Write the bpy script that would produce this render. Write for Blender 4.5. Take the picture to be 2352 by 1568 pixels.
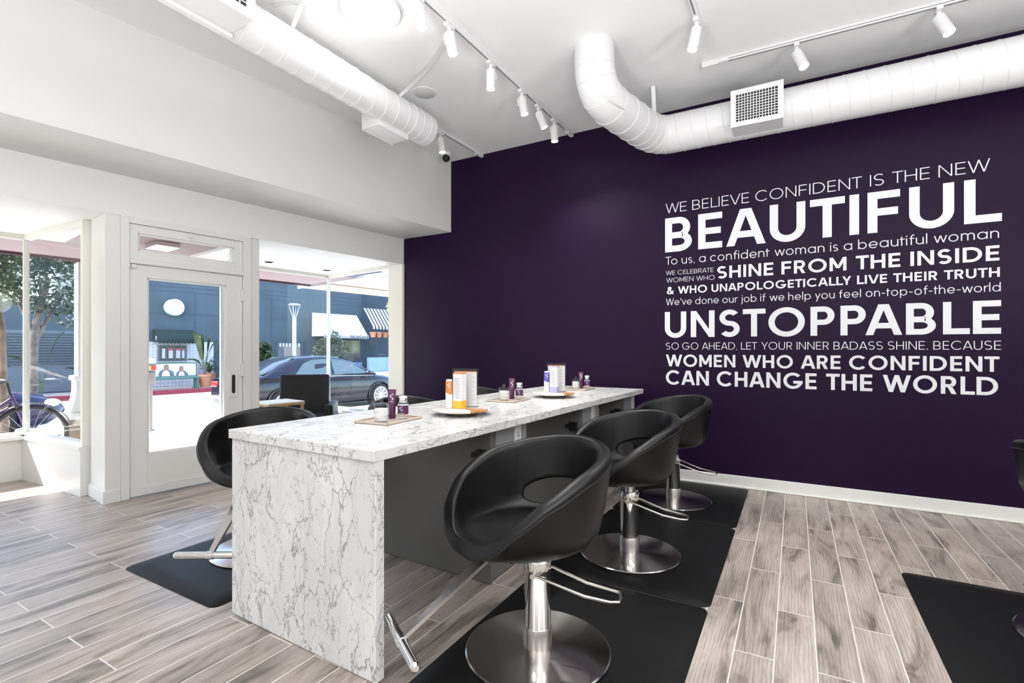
import bpy, bmesh, math, random
from mathutils import Vector, Matrix
scn = bpy.context.scene
for o in list(bpy.data.objects): bpy.data.objects.remove(o, do_unlink=True)
SKY_S = 1.0; SUN_S = 14.0; LAMP_P = 24; LAMP_A = 44; SPOT_E = 24; FLUSH_P = 2     # light strengths
R = math.radians; PI = math.pi
H = 1.27                     # camera height
# ------------------------------------------------------------------ camera
cam_d = bpy.data.cameras.new('camera'); cam = bpy.data.objects.new('camera', cam_d)
scn.collection.objects.link(cam)
cam.location = (0, 0, H); cam.rotation_euler = (R(90), 0, R(29.68))
cam_d.sensor_width = 36; cam_d.lens = 17.459; cam_d.shift_y = 0.0072; cam_d.clip_end = 300; cam_d.clip_start = 0.05
scn.camera = cam
# ------------------------------------------------------------------ facade frame: u along the shop front, w out to the street
SK = R(7.476); O = Vector((-3.717, 4.991, 0))
UV = Vector((math.sin(SK), math.cos(SK), 0)); WV = Vector((-math.cos(SK), math.sin(SK), 0))
def FW(u, w, z=0.0): return O + UV*u + WV*w + Vector((0, 0, z))
FROT = -SK                   # local x = -w, local y = u
CEIL = 3.595; WY = 4.991
# ------------------------------------------------------------------ colour management, world, sun, added fill lights
vs = scn.view_settings
vs.view_transform = 'Standard'; vs.look = 'None'; vs.gamma = 1.0; vs.use_curve_mapping = False
vs.exposure = 0.6
scn.cycles.use_denoising = True
scn.cycles.max_bounces = 8; scn.cycles.diffuse_bounces = 4; scn.cycles.glossy_bounces = 4
scn.cycles.transparent_max_bounces = 20; scn.cycles.transmission_bounces = 6
scn.cycles.sample_clamp_indirect = 6.0; scn.cycles.caustics_reflective = False; scn.cycles.caustics_refractive = False
wd = bpy.data.worlds.new('sky'); scn.world = wd; wd.use_nodes = True
wn = wd.node_tree.nodes; wl = wd.node_tree.links
sky = wn.new('ShaderNodeTexSky'); sky.sky_type = 'NISHITA'; sky.sun_disc = False
sky.sun_elevation = R(42); sky.sun_rotation = R(200); sky.air_density = 1.0; sky.dust_density = 2.0
wn['Background'].inputs['Strength'].default_value = SKY_S
wl.new(sky.outputs[0], wn['Background'].inputs[0])
def light(name, typ, loc, energy, color=(1, 1, 1), **k):
    d = bpy.data.lights.new(name, typ); d.energy = energy; d.color = color
    o = bpy.data.objects.new(name, d); scn.collection.objects.link(o); o.location = loc
    for a, v in k.items(): setattr(d, a, v)
    return o
sun = light('sun', 'SUN', (0, 0, 10), SUN_S, (1, 0.96, 0.90), angle=R(0.6))
_sd = UV*0.5 - WV*1.0 + Vector((0, 0, -1.0))
sun.rotation_euler = _sd.to_track_quat('-Z', 'Y').to_euler()
# out-of-frame fill lamps added to brighten the room, no fixtures
for i, (x, y) in enumerate([(-1.2, -1.4), (1.4, -1.2), (2.4, 1.6), (0.5, 0.5)]):
    light('fill_lamp', 'POINT', (x, y, 2.3), LAMP_P, (0.985, 0.99, 1.0), shadow_soft_size=0.22)
for x, y, k in [(0.5, 0.5, .62), (2.3, 1.0, 1.15), (-0.9, -0.9, 1.15), (1.8, -0.9, 1.2), (-1.15, 0.0, .62)]:  # upward fill discs added out of frame to brighten the ceiling
    a = light('up_fill_lamp', 'AREA', (x, y, 1.15), LAMP_A*k, (0.985, 0.99, 1.0), shape='DISK', size=0.5); a.rotation_euler = (PI, 0, 0)
# ------------------------------------------------------------------ materials
def mat(name, col, rough=0.6, metal=0.0, spec=0.5, emit=None, es=1.0, coat=0.0):
    m = bpy.data.materials.new(name); m.use_nodes = True
    b = m.node_tree.nodes['Principled BSDF']
    b.inputs['Base Color'].default_value = (*col, 1); b.inputs['Roughness'].default_value = rough
    b.inputs['Metallic'].default_value = metal; b.inputs['Specular IOR Level'].default_value = spec
    b.inputs['Coat Weight'].default_value = coat
    if emit: b.inputs['Emission Color'].default_value = (*emit, 1); b.inputs['Emission Strength'].default_value = es
    return m
def N(m): return m.node_tree.nodes, m.node_tree.links, m.node_tree.nodes['Principled BSDF']
def bump(m, scale, strength, dist=0.002, stretch=(1, 1, 1)):
    n, l, b = N(m); tc = n.new('ShaderNodeTexCoord'); mp = n.new('ShaderNodeMapping'); mp.inputs['Scale'].default_value = stretch
    t = n.new('ShaderNodeTexNoise'); t.inputs['Scale'].default_value = scale; t.inputs['Detail'].default_value = 3
    bp = n.new('ShaderNodeBump'); bp.inputs['Strength'].default_value = strength; bp.inputs['Distance'].default_value = dist
    l.new(tc.outputs['Object'], mp.inputs[0]); l.new(mp.outputs[0], t.inputs['Vector']); l.new(t.outputs['Fac'], bp.inputs['Height']); l.new(bp.outputs[0], b.inputs['Normal'])
    return m
def vary(m, scale, c1, c2, stretch=(1, 1, 1), detail=4, lo=0.35, hi=0.65):
    n, l, b = N(m); tc = n.new('ShaderNodeTexCoord'); mp = n.new('ShaderNodeMapping'); mp.inputs['Scale'].default_value = stretch
    t = n.new('ShaderNodeTexNoise'); t.inputs['Scale'].default_value = scale; t.inputs['Detail'].default_value = detail
    r = n.new('ShaderNodeValToRGB'); r.color_ramp.elements[0].position = lo; r.color_ramp.elements[1].position = hi
    r.color_ramp.elements[0].color = (*c1, 1); r.color_ramp.elements[1].color = (*c2, 1)
    l.new(tc.outputs['Object'], mp.inputs[0]); l.new(mp.outputs[0], t.inputs['Vector']); l.new(t.outputs['Fac'], r.inputs[0]); l.new(r.outputs[0], b.inputs['Base Color'])
    return m
M = {}
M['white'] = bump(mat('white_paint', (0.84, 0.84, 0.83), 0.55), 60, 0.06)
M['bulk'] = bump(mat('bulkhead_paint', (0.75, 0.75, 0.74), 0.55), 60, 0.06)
M['ceil'] = bump(mat('ceiling_paint', (0.86, 0.86, 0.86), 0.7), 50, 0.05)
M['trimw'] = mat('white_gloss_trim', (0.80, 0.80, 0.775), 0.35)
M['cream'] = mat('cream_trim', (0.82, 0.81, 0.75), 0.4)
M['purple'] = bump(mat('purple_wall_paint', (0.0132, 0.0037, 0.0245), 0.46, spec=0.15), 70, 0.10)
M['vinyl'] = mat('white_vinyl', (0.80, 0.81, 0.84), 0.5)
M['duct'] = mat('white_duct_paint', (0.76, 0.76, 0.765), 0.38)
M['fix'] = mat('white_fixture', (0.76, 0.76, 0.765), 0.35)
M['dark'] = mat('dark_gap', (0.02, 0.02, 0.02), 0.7)
M['grey_gap'] = mat('grey_gap', (0.22, 0.22, 0.23), 0.6)
M['lens'] = mat('lamp_lens', (1, 1, 1), 0.3, emit=(1.0, 0.97, 0.92), es=14)
M['glow'] = mat('lamp_diffuser', (1, 1, 1), 0.4, emit=(1, 0.98, 0.96), es=9)
M['led'] = mat('led_diffuser', (1, 1, 1), 0.4, emit=(1, 0.97, 0.93), es=4)
M['leather'] = bump(mat('black_leather', (0.0034, 0.0032, 0.0035), 0.38, spec=0.40), 260, 0.12, 0.001)
M['leather2'] = bump(mat('black_leather_armchair', (0.004, 0.004, 0.005), 0.55, spec=.3), 260, 0.12, 0.001)
M['stitch'] = mat('dark_thread', (0.004, 0.004, 0.004), 0.8)
M['piping'] = mat('black_piping', (0.006, 0.006, 0.006), 0.45)
M['chrome'] = mat('polished_chrome', (0.86, 0.85, 0.84), 0.06, 1.0)
M['steel'] = mat('brushed_steel', (0.62, 0.60, 0.58), 0.28, 1.0)
M['nickel'] = mat('satin_nickel', (0.70, 0.67, 0.62), 0.22, 1.0)
M['mat'] = bump(mat('black_rubber_mat', (0.0045, 0.0044, 0.0046), 0.5, spec=0.25), 180, 0.15, 0.001)
M['cab'] = bump(mat('grey_cabinet_laminate', (0.16, 0.155, 0.15), 0.45), 90, 0.05)
M['cablt'] = mat('light_grey_cabinet_panel', (0.30, 0.305, 0.31), 0.45)
M['black'] = mat('black_plastic', (0.006, 0.006, 0.006), 0.45)
M['plate'] = mat('white_plastic', (0.78, 0.78, 0.77), 0.35)
M['slot'] = mat('dark_slot', (0.03, 0.03, 0.03), 0.5)
M['tray'] = bump(mat('beige_tray_lacquer', (0.52, 0.44, 0.37), 0.4), 60, 0.05)
M['tube'] = mat('plum_tube_plastic', (0.085, 0.010, 0.060), 0.28, coat=0.4)
M['plum'] = mat('plum_label', (0.075, 0.012, 0.055), 0.35)
M['pwhite'] = mat('white_pack', (0.85, 0.85, 0.85), 0.35)
M['orange'] = mat('orange_pack', (0.62, 0.24, 0.07), 0.4)
M['violet'] = mat('violet_pack', (0.13, 0.10, 0.52), 0.4)
M['lilac'] = mat('lilac_pack', (0.45, 0.45, 0.72), 0.4)
M['amber'] = mat('amber_pack', (0.85, 0.50, 0.04), 0.4)
M['ink'] = mat('grey_print', (0.38, 0.38, 0.40), 0.6)
M['cotton'] = bump(mat('white_cotton', (0.88, 0.87, 0.86), 0.95), 300, 0.3)
M['silver'] = mat('silver_cap', (0.75, 0.75, 0.75), 0.15, 1.0)
M['smarble'] = vary(mat('pale_marble', (0.8, 0.78, 0.75), 0.3), 9, (0.66, 0.63, 0.60), (0.84, 0.82, 0.79))
M['acacia'] = vary(mat('acacia_wood', (0.4, 0.2, 0.08), 0.45), 9, (0.26, 0.11, 0.035), (0.55, 0.28, 0.11), (1, 6, 1))
M['dwood'] = vary(mat('dark_turntable_wood', (0.12, 0.08, 0.04), 0.5), 9, (0.07, 0.045, 0.025), (0.17, 0.115, 0.07), (1, 1, 9))
M['oak'] = vary(mat('oak_edge', (0.5, 0.33, 0.16), 0.5), 9, (0.36, 0.21, 0.08), (0.52, 0.34, 0.16), (1, 6, 1))
M['tabletop'] = mat('white_laminate_top', (0.84, 0.82, 0.78), 0.4)
# --- clear things
def clear(name, tint, refl=0.9, ior=1.45):
    m = bpy.data.materials.new(name); m.use_nodes = True; n = m.node_tree.nodes; l = m.node_tree.links
    n.remove(n['Principled BSDF'])
    tr = n.new('ShaderNodeBsdfTransparent'); tr.inputs[0].default_value = (*tint, 1)
    gl = n.new('ShaderNodeBsdfGlossy'); gl.inputs['Roughness'].default_value = 0.02; gl.inputs[0].default_value = (refl, refl, refl, 1)
    fr = n.new('ShaderNodeFresnel'); ge = n.new('ShaderNodeNewGeometry'); mr = n.new('ShaderNodeMapRange')   # thin sheet: same reflection from both faces
    mr.inputs['To Min'].default_value = ior; mr.inputs['To Max'].default_value = 1/ior; l.new(ge.outputs['Backfacing'], mr.inputs['Value']); l.new(mr.outputs[0], fr.inputs[0])
    mx = n.new('ShaderNodeMixShader'); l.new(fr.outputs[0], mx.inputs[0]); l.new(tr.outputs[0], mx.inputs[1]); l.new(gl.outputs[0], mx.inputs[2])
    l.new(mx.outputs[0], n['Material Output'].inputs['Surface'])
    return m
M['glass'] = clear('window_glass', (0.965, 0.98, 0.975), 0.8, 1.20)
M['acrylic'] = clear('clear_acrylic', (0.97, 0.97, 0.975), 0.9, 1.3)
M['jar'] = clear('jar_glass', (0.975, 0.98, 0.98), 1.0, 1.38)
M['jarlid'] = clear('jar_lid_glass', (0.95, 0.96, 0.965), 1.0, 1.45)
M['carglass'] = mat('car_glass', (0.05, 0.075, 0.065), 0.04, spec=1.0, coat=1.0)
# --- wood-look floor tile in running bond, boards along world Y
def floor_mat():
    m = mat('grey_wood_tile', (0.4, 0.37, 0.35), 0.36, spec=0.5); n, l, b = N(m)
    tc = n.new('ShaderNodeTexCoord'); sp = n.new('ShaderNodeSeparateXYZ'); l.new(tc.outputs['Object'], sp.inputs[0])
    ax = n.new('ShaderNodeMath'); ax.operation = 'ADD'; ax.inputs[1].default_value = -3.195+0.4525+0.905*40; l.new(sp.outputs['Y'], ax.inputs[0])
    ay = n.new('ShaderNodeMath'); ay.operation = 'ADD'; ay.inputs[1].default_value = -0.077+0.1505*100; l.new(sp.outputs['X'], ay.inputs[0])
    cv = n.new('ShaderNodeCombineXYZ'); l.new(ax.outputs[0], cv.inputs[0]); l.new(ay.outputs[0], cv.inputs[1])
    bk = n.new('ShaderNodeTexBrick'); l.new(cv.outputs[0], bk.inputs['Vector'])
    bk.inputs['Scale'].default_value = 1.0; bk.inputs['Brick Width'].default_value = 0.905; bk.inputs['Row Height'].default_value = 0.1505
    bk.inputs['Mortar Size'].default_value = 0.0028; bk.inputs['Mortar Smooth'].default_value = 0.2; bk.offset = 0.5; bk.offset_frequency = 2
    bk.inputs['Color1'].default_value = (0, 0, 0, 1); bk.inputs['Color2'].default_value = (1, 1, 1, 1); bk.inputs['Mortar'].default_value = (0.5, 0.5, 0.5, 1)
    sc = n.new('ShaderNodeVectorMath'); sc.operation = 'SCALE'; sc.inputs['Scale'].default_value = 37.0; l.new(bk.outputs['Color'], sc.inputs[0])
    off = n.new('ShaderNodeVectorMath'); off.operation = 'ADD'; l.new(cv.outputs[0], off.inputs[0]); l.new(sc.outputs[0], off.inputs[1])
    def noise(scl, stretch, detail=6, dist=0.0, rough=0.6):
        mp = n.new('ShaderNodeMapping'); mp.inputs['Scale'].default_value = stretch; l.new(off.outputs[0], mp.inputs[0])
        t = n.new('ShaderNodeTexNoise'); t.inputs['Scale'].default_value = scl; t.inputs['Detail'].default_value = detail; t.inputs['Distortion'].default_value = dist; t.inputs['Roughness'].default_value = rough
        l.new(mp.outputs[0], t.inputs['Vector']); return t
    big = noise(3.0, (0.55, 2.6, 1), 4, 0.8)
    fine = noise(10.0, (0.7, 14, 1), 5, 0.3, 0.65)
    rings = n.new('ShaderNodeTexWave'); rings.wave_type = 'RINGS'; rings.inputs['Scale'].default_value = 9; rings.inputs['Distortion'].default_value = 5; rings.inputs['Detail'].default_value = 3
    rings.inputs['Detail Scale'].default_value = 1.2
    mp = n.new('ShaderNodeMapping'); mp.inputs['Scale'].default_value = (0.35, 2.4, 1); l.new(off.outputs[0], mp.inputs[0]); l.new(mp.outputs[0], rings.inputs['Vector'])
    r1 = n.new('ShaderNodeValToRGB'); e = r1.color_ramp.elements
    e[0].position = 0.33; e[0].color = (0.145, 0.128, 0.112, 1); e[1].position = 0.61; e[1].color = (0.48, 0.425, 0.385, 1)
    x = r1.color_ramp.elements.new(0.46); x.color = (0.370, 0.322, 0.288, 1)
    l.new(big.outputs['Fac'], r1.inputs[0])
    r2 = n.new('ShaderNodeValToRGB'); e = r2.color_ramp.elements
    e[0].position = 0.3; e[0].color = (0.74, 0.73, 0.72, 1); e[1].position = 0.62; e[1].color = (1.06, 1.06, 1.06, 1); l.new(fine.outputs['Fac'], r2.inputs[0])
    mu = n.new('ShaderNodeMix'); mu.data_type = 'RGBA'; mu.blend_type = 'MULTIPLY'; mu.inputs['Factor'].default_value = 1.0
    l.new(r1.outputs[0], mu.inputs[6]); l.new(r2.outputs[0], mu.inputs[7])
    r3 = n.new('ShaderNodeValToRGB'); e = r3.color_ramp.elements; e[0].position = 0.0; e[0].color = (0.84, 0.83, 0.82, 1); e[1].position = 0.5; e[1].color = (1.03, 1.03, 1.03, 1)
    l.new(rings.outputs['Fac'], r3.inputs[0])
    mr = n.new('ShaderNodeMix'); mr.data_type = 'RGBA'; mr.blend_type = 'MULTIPLY'; mr.inputs['Factor'].default_value = 1.0
    l.new(mu.outputs[2], mr.inputs[6]); l.new(r3.outputs[0], mr.inputs[7])
    r4 = n.new('ShaderNodeValToRGB'); e = r4.color_ramp.elements; e[0].color = (0.86, 0.86, 0.87, 1); e[1].color = (1.12, 1.11, 1.10, 1); l.new(bk.outputs['Color'], r4.inputs[0])
    mb = n.new('ShaderNodeMix'); mb.data_type = 'RGBA'; mb.blend_type = 'MULTIPLY'; mb.inputs['Factor'].default_value = 1.0
    l.new(mr.outputs[2], mb.inputs[6]); l.new(r4.outputs[0], mb.inputs[7])
    mg = n.new('ShaderNodeMix'); mg.data_type = 'RGBA'; mg.inputs[7].default_value = (0.74, 0.70, 0.66, 1)
    l.new(bk.outputs['Fac'], mg.inputs['Factor']); l.new(mb.outputs[2], mg.inputs[6]); l.new(mg.outputs[2], b.inputs['Base Color'])
    bp = n.new('ShaderNodeBump'); bp.inputs['Strength'].default_value = 0.25; bp.inputs['Distance'].default_value = 0.002; bp.invert = True
    l.new(bk.outputs['Fac'], bp.inputs['Height']); l.new(bp.outputs[0], b.inputs['Normal'])
    return m
M['floor'] = floor_mat()
# --- veined marble laminate; stretch gives the run of the veins
def marble(name, stretch, rough=0.22, white=(0.82, 0.82, 0.805)):
    m = mat(name, white, rough); n, l, b = N(m)
    tc = n.new('ShaderNodeTexCoord'); mp = n.new('ShaderNodeMapping'); mp.inputs['Scale'].default_value = stretch; l.new(tc.outputs['Object'], mp.inputs[0])
    dn = n.new('ShaderNodeTexNoise'); dn.inputs['Scale'].default_value = 5; dn.inputs['Detail'].default_value = 5; dn.inputs['Roughness'].default_value = 0.62; l.new(mp.outputs[0], dn.inputs['Vector'])
    sc = n.new('ShaderNodeVectorMath'); sc.operation = 'SCALE'; sc.inputs['Scale'].default_value = 0.30; l.new(dn.outputs['Color'], sc.inputs[0])
    ad = n.new('ShaderNodeVectorMath'); ad.operation = 'ADD'; l.new(mp.outputs[0], ad.inputs[0]); l.new(sc.outputs[0], ad.inputs[1])
    def vor(scale, wid, dens):
        v = n.new('ShaderNodeTexVoronoi'); v.feature = 'DISTANCE_TO_EDGE'; v.inputs['Scale'].default_value = scale; l.new(ad.outputs[0], v.inputs['Vector'])
        ms = n.new('ShaderNodeTexNoise'); ms.inputs['Scale'].default_value = scale*0.75; ms.inputs['Detail'].default_value = 4; l.new(ad.outputs[0], ms.inputs['Vector'])
        mm = n.new('ShaderNodeMapRange'); mm.inputs['From Min'].default_value = dens; mm.inputs['From Max'].default_value = dens+0.22; mm.inputs['To Min'].default_value = 0.0; mm.inputs['To Max'].default_value = wid; l.new(ms.outputs['Fac'], mm.inputs['Value'])
        dv = n.new('ShaderNodeMath'); dv.operation = 'DIVIDE'; l.new(v.outputs['Distance'], dv.inputs[0])
        mx = n.new('ShaderNodeMath'); mx.operation = 'MAXIMUM'; mx.inputs[1].default_value = 0.0005; l.new(mm.outputs[0], mx.inputs[0]); l.new(mx.outputs[0], dv.inputs[1])
        iv = n.new('ShaderNodeMapRange'); iv.inputs['From Min'].default_value = 0.0; iv.inputs['From Max'].default_value = 1.0; iv.inputs['To Min'].default_value = 1.0; iv.inputs['To Max'].default_value = 0.0; l.new(dv.outputs[0], iv.inputs['Value'])
        return iv
    a = vor(6.0, 0.036, 0.36); c = vor(15.0, 0.062, 0.44)
    mxx = n.new('ShaderNodeMath'); mxx.operation = 'MAXIMUM'; l.new(a.outputs[0], mxx.inputs[0])
    ch = n.new('ShaderNodeMath'); ch.operation = 'MULTIPLY'; ch.inputs[1].default_value = 0.8; l.new(c.outputs[0], ch.inputs[0]); l.new(ch.outputs[0], mxx.inputs[1])
    ps = n.new('ShaderNodeTexNoise'); ps.inputs['Scale'].default_value = 3.0; ps.inputs['Detail'].default_value = 6; l.new(ad.outputs[0], ps.inputs['Vector'])
    r0 = n.new('ShaderNodeValToRGB'); e = r0.color_ramp.elements; e[0].position = 0.38; e[0].color = (white[0]*0.86, white[1]*0.87, white[2]*0.88, 1); e[1].position = 0.58; e[1].color = (*white, 1); l.new(ps.outputs['Fac'], r0.inputs[0])
    cl = n.new('ShaderNodeValToRGB'); e = cl.color_ramp.elements; e[0].position = 0.0; e[0].color = (0, 0, 0, 1); e[1].position = 1.0; e[1].color = (0.85, 0.85, 0.85, 1); l.new(mxx.outputs[0], cl.inputs[0])
    mg = n.new('ShaderNodeMix'); mg.data_type = 'RGBA'; mg.inputs[7].default_value = (0.15, 0.155, 0.16, 1)
    l.new(cl.outputs[0], mg.inputs['Factor']); l.new(r0.outputs[0], mg.inputs[6]); l.new(mg.outputs[2], b.inputs['Base Color'])
    return m
M['marble_top'] = marble('marble_laminate_top', (1.5, 0.75, 1.5))
M['marble_end'] = marble('marble_laminate_end', (1.35, 1.35, 0.62), 0.32)
# --- radially brushed disc
def brushed():
    m = mat('spun_steel', (0.56, 0.53, 0.51), 0.22, 1.0); n, l, b = N(m)
    b.inputs['Anisotropic'].default_value = 0.9; b.inputs['Anisotropic Rotation'].default_value = 0.25
    tg = n.new('ShaderNodeTangent'); tg.direction_type = 'RADIAL'; tg.axis = 'Z'; l.new(tg.outputs[0], b.inputs['Tangent'])
    return m
M['spun'] = brushed()
# ------------------------------------------------------------------ mesh helper
class MB:
    def __init__(s): s.bm = bmesh.new(); s.mi = 0
    def _xf(s, vs, m):
        if m is not None: bmesh.ops.transform(s.bm, matrix=m, verts=vs)
    def box(s, x0, x1, y0, y1, z0, z1, bev=0.0, seg=2, m=None):
        r = bmesh.ops.create_cube(s.bm, size=1.0); vs = r['verts']
        bmesh.ops.transform(s.bm, matrix=Matrix.Translation(((x0+x1)/2, (y0+y1)/2, (z0+z1)/2)) @ Matrix.Diagonal((abs(x1-x0), abs(y1-y0), abs(z1-z0), 1)), verts=vs)
        if bev:
            es = list({e for v in vs for e in v.link_edges})
            rb = bmesh.ops.bevel(s.bm, geom=es, offset=bev, segments=seg, profile=0.5, affect='EDGES'); vs = list({v for v in rb['verts']} | {v for v in vs if v.is_valid})
        s._xf(vs, m); return s
    def grid(s, rows, closeu=False, closev=False, capa=False, capb=False):
        """rows: list of lists of points"""
        V = [[s.bm.verts.new(p) for p in r] for r in rows]; nu = len(V); nv = len(V[0])
        for i in range(nu if closeu else nu-1):
            for j in range(nv if closev else nv-1):
                a, b, c, d = V[i][j], V[i][(j+1) % nv], V[(i+1) % nu][(j+1) % nv], V[(i+1) % nu][j]
                try: s.bm.faces.new((a, b, c, d))
                except ValueError: pass
        if capa: s.bm.faces.new(list(reversed(V[0])))
        if capb: s.bm.faces.new(V[-1])
        return s
    def lathe(s, prof, seg=32, m=None, cx=0, cy=0):
        """prof: (r,z) from bottom to top"""
        rows = []
        for r, z in prof:
            rows.append([Vector((cx+r*math.cos(2*PI*k/seg), cy+r*math.sin(2*PI*k/seg), z)) for k in range(seg)])
        if m is not None: rows = [[m @ p for p in r] for r in rows]
        s.grid(rows, closev=True, capa=prof[0][0] > 1e-6, capb=prof[-1][0] > 1e-6); return s
    def tube(s, pts, r, seg=12, close=False, caps=True, rad=None):
        pts = [Vector(p) for p in pts]; n = len(pts); rows = []; up = None
        for i, p in enumerate(pts):
            a = pts[i-1] if (i > 0 or close) else p; b = pts[(i+1) % n] if (i < n-1 or close) else p
            t = (b-a).normalized()
            if up is None:
                up = Vector((0, 0, 1)) if abs(t.z) < 0.9 else Vector((1, 0, 0))
            x = up - t*up.dot(t)
            if x.length < 1e-5: x = t.orthogonal()
            x.normalize(); y = t.cross(x); up = x
            rr = rad[i] if rad else r
            rows.append([p + (x*math.cos(2*PI*k/seg) + y*math.sin(2*PI*k/seg))*rr for k in range(seg)])
        s.grid(rows, closeu=close, closev=True, capa=caps and not close, capb=caps and not close); return s
    def cyl(s, a, b, r, seg=24, r2=None):
        s.tube([a, b], r, seg, rad=[r, r if r2 is None else r2]); return s
    def poly(s, pts): s.bm.faces.new([s.bm.verts.new(p) for p in pts]); return s
    def prism(s, pts, z0, z1, m=None):
        a = [Vector((x, y, z0)) for x, y in pts]; b = [Vector((x, y, z1)) for x, y in pts]
        if m is not None: a = [m @ p for p in a]; b = [m @ p for p in b]
        s.grid([a, b], closev=True, capa=True, capb=True); return s
    def sphere(s, c, r, seg=20, sz=1.0):
        rows = []
        for i in range(1, seg//2):
            t = PI*i/(seg//2); rows.append([Vector(c)+Vector((r*math.sin(t)*math.cos(2*PI*k/seg), r*math.sin(t)*math.sin(2*PI*k/seg), -r*sz*math.cos(t))) for k in range(seg)])
        s.grid(rows, closev=True, capa=True, capb=True); return s
    def build(s, name, m, parent=None, smooth=False, loc=None, rot=None, recalc=True, ang=40):
        if recalc: bmesh.ops.recalc_face_normals(s.bm, faces=s.bm.faces)
        me = bpy.data.meshes.new(name)
        if smooth:
            for f in s.bm.faces: f.smooth = True
            lim = R(ang)
            for e in s.bm.edges:
                if len(e.link_faces) == 2 and e.calc_face_angle(0) > lim: e.smooth = False
        s.bm.to_mesh(me); s.bm.free()
        if isinstance(m, (list, tuple)):
            for q in m: me.materials.append(M[q] if isinstance(q, str) else q)
        else: me.materials.append(M[m] if isinstance(m, str) else m)
        o = bpy.data.objects.new(name, me); scn.collection.objects.link(o)
        if parent is not None: o.parent = parent
        if loc is not None: o.location = loc
        if rot is not None: o.rotation_euler = (0, 0, rot)
        return o
def tag(o, label, cat=None, group=None, kind=None):
    o['label'] = label
    if cat: o['category'] = cat
    if group: o['group'] = group
    if kind: o['kind'] = kind
    return o
def thing(name, label, cat, loc=(0, 0, 0), rot=0.0, group=None, kind=None):
    o = bpy.data.objects.new(name, None); scn.collection.objects.link(o)
    o.location = loc; o.rotation_euler = (0, 0, rot); o.empty_display_size = 0.1
    return tag(o, label, cat, group, kind)
def struct(o, label): return tag(o, label, kind='structure')
def kids(o): return [c for c in bpy.data.objects if c.parent == o]
def dup(root, loc, rot, label=None):
    ch = {}
    for c in bpy.data.objects:
        if c.parent: ch.setdefault(c.parent.name, []).append(c)
    def cp(o, par):
        q = o.copy(); scn.collection.objects.link(q)
        if par is not None: q.parent = par
        for c in ch.get(o.name, []): cp(c, q)
        return q
    q = cp(root, None); q.location = loc; q.rotation_euler = (0, 0, rot)
    if label: q['label'] = label
    return q
# ================================================================== SETTING
TN = math.tan(SK)
def fbox(mb, u0, u1, w0, w1, z0, z1, bev=0.0, seg=2): mb.box(-w1, -w0, u0, u1, z0, z1, bev, seg); return mb
def fobj(mb, name, m, parent=None, smooth=False):
    return mb.build(name, m, parent, smooth) if parent is not None else mb.build(name, m, None, smooth, loc=O, rot=FROT)
def fpoly(pts, z0, z1):  # pts (u,w)
    mb = MB(); mb.prism([(-w, u) for u, w in pts], z0, z1); return mb
# floor follows the bays
def fxy(u, w): p = FW(u, w); return (p.x, p.y)
fl = [(4.9, WY+0.05), (-4.6, WY+0.05), fxy(-0.13, 1.02), fxy(-0.13, 2.42), fxy(-1.66, 2.42), fxy(-1.99, 1.2), fxy(-1.99, 0.84), fxy(-3.22, 0.84), fxy(-3.22, 1.2), fxy(-3.43, 2.42), fxy(-9.5, 2.42), (-4.6, -4.7), (4.9, -4.7)]
mb = MB(); mb.prism(fl, -0.035, 0.0); struct(mb.build('floor', 'floor'), 'grey wood-look tile floor laid in running bond')
mb = MB(); mb.box(-8.5, 5.0, -4.8, 5.14, CEIL, CEIL+0.1); struct(mb.build('ceiling', 'ceil'), 'flat white ceiling of the salon')
mb = MB(); mb.box(-4.485, 5.0, WY, WY+0.14, 0, CEIL); struct(mb.build('wall_right', 'purple'), 'dark purple painted wall with white lettering')
mb = MB(); mb.box(4.9, 5.0, -4.8, WY, 0, CEIL); struct(mb.build('wall_far_side', 'white'), 'white side wall out of frame')
mb = MB(); mb.box(-8.5, 5.0, -4.8, -4.7, 0, CEIL); struct(mb.build('wall_back', 'white'), 'white wall behind the camera')
mb = MB(); mb.box(-4.45, 4.9, WY-0.016, WY, 0, 0.108, 0.004)
mb.box(-4.45, 4.9, WY-0.032, WY-0.016, 0, 0.018, 0.006)
struct(mb.build('baseboard_right', 'trimw'), 'white baseboard along the foot of the purple wall')
# bulkhead over the shop front, and the lower header
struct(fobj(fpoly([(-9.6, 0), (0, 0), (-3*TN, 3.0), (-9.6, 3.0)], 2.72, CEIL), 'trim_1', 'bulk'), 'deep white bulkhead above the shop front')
mb = fpoly([(-9.6, .77), (-3.15, .77), (-3.15, 2.55), (-9.6, 2.55)], 2.385, 2.72)
mb.prism([(-w, u) for u, w in [(-1.98, .77), (-.77*TN, .77), (0.02, .80), (0.02, 2.55), (-1.98, 2.55)]], 2.385, 2.72)
fbox(mb, -3.15, -1.98, .77, .96, 2.385, 2.72)
struct(fobj(mb, 'trim_2', 'white'), 'white header beam over the door and display windows')
# piers beside the door
mb = MB(); fbox(mb, -3.24, -3.135, .772, 1.25, 0, 2.385, 0.004); struct(fobj(mb, 'trim_3', 'trimw'), 'white pier left of the entrance door')
mb = MB(); fbox(mb, -3.243, -3.137, .757, .772, 0, 0.105, 0.003); fbox(mb, -3.255, -3.24, .757, 1.24, 0, .105, .003); struct(fobj(mb, 'baseboard_front', 'trimw'), 'white baseboard around the pier left of the door')
mb = MB(); fbox(mb, -2.07, -1.98, .785, 1.25, 0, 2.385, 0.004); struct(fobj(mb, 'trim_4', 'trimw'), 'white pier right of the entrance door')
mb = MB(); mb.box(-4.735, -4.486, WY-0.03, WY+0.13, 0, 2.385, 0.003); mb.box(-4.50, -4.478, WY-0.012, WY, 0, 2.385, .002); struct(mb.build('trim_5', 'cream'), 'cream end post where purple wall meets the right display window')
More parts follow.
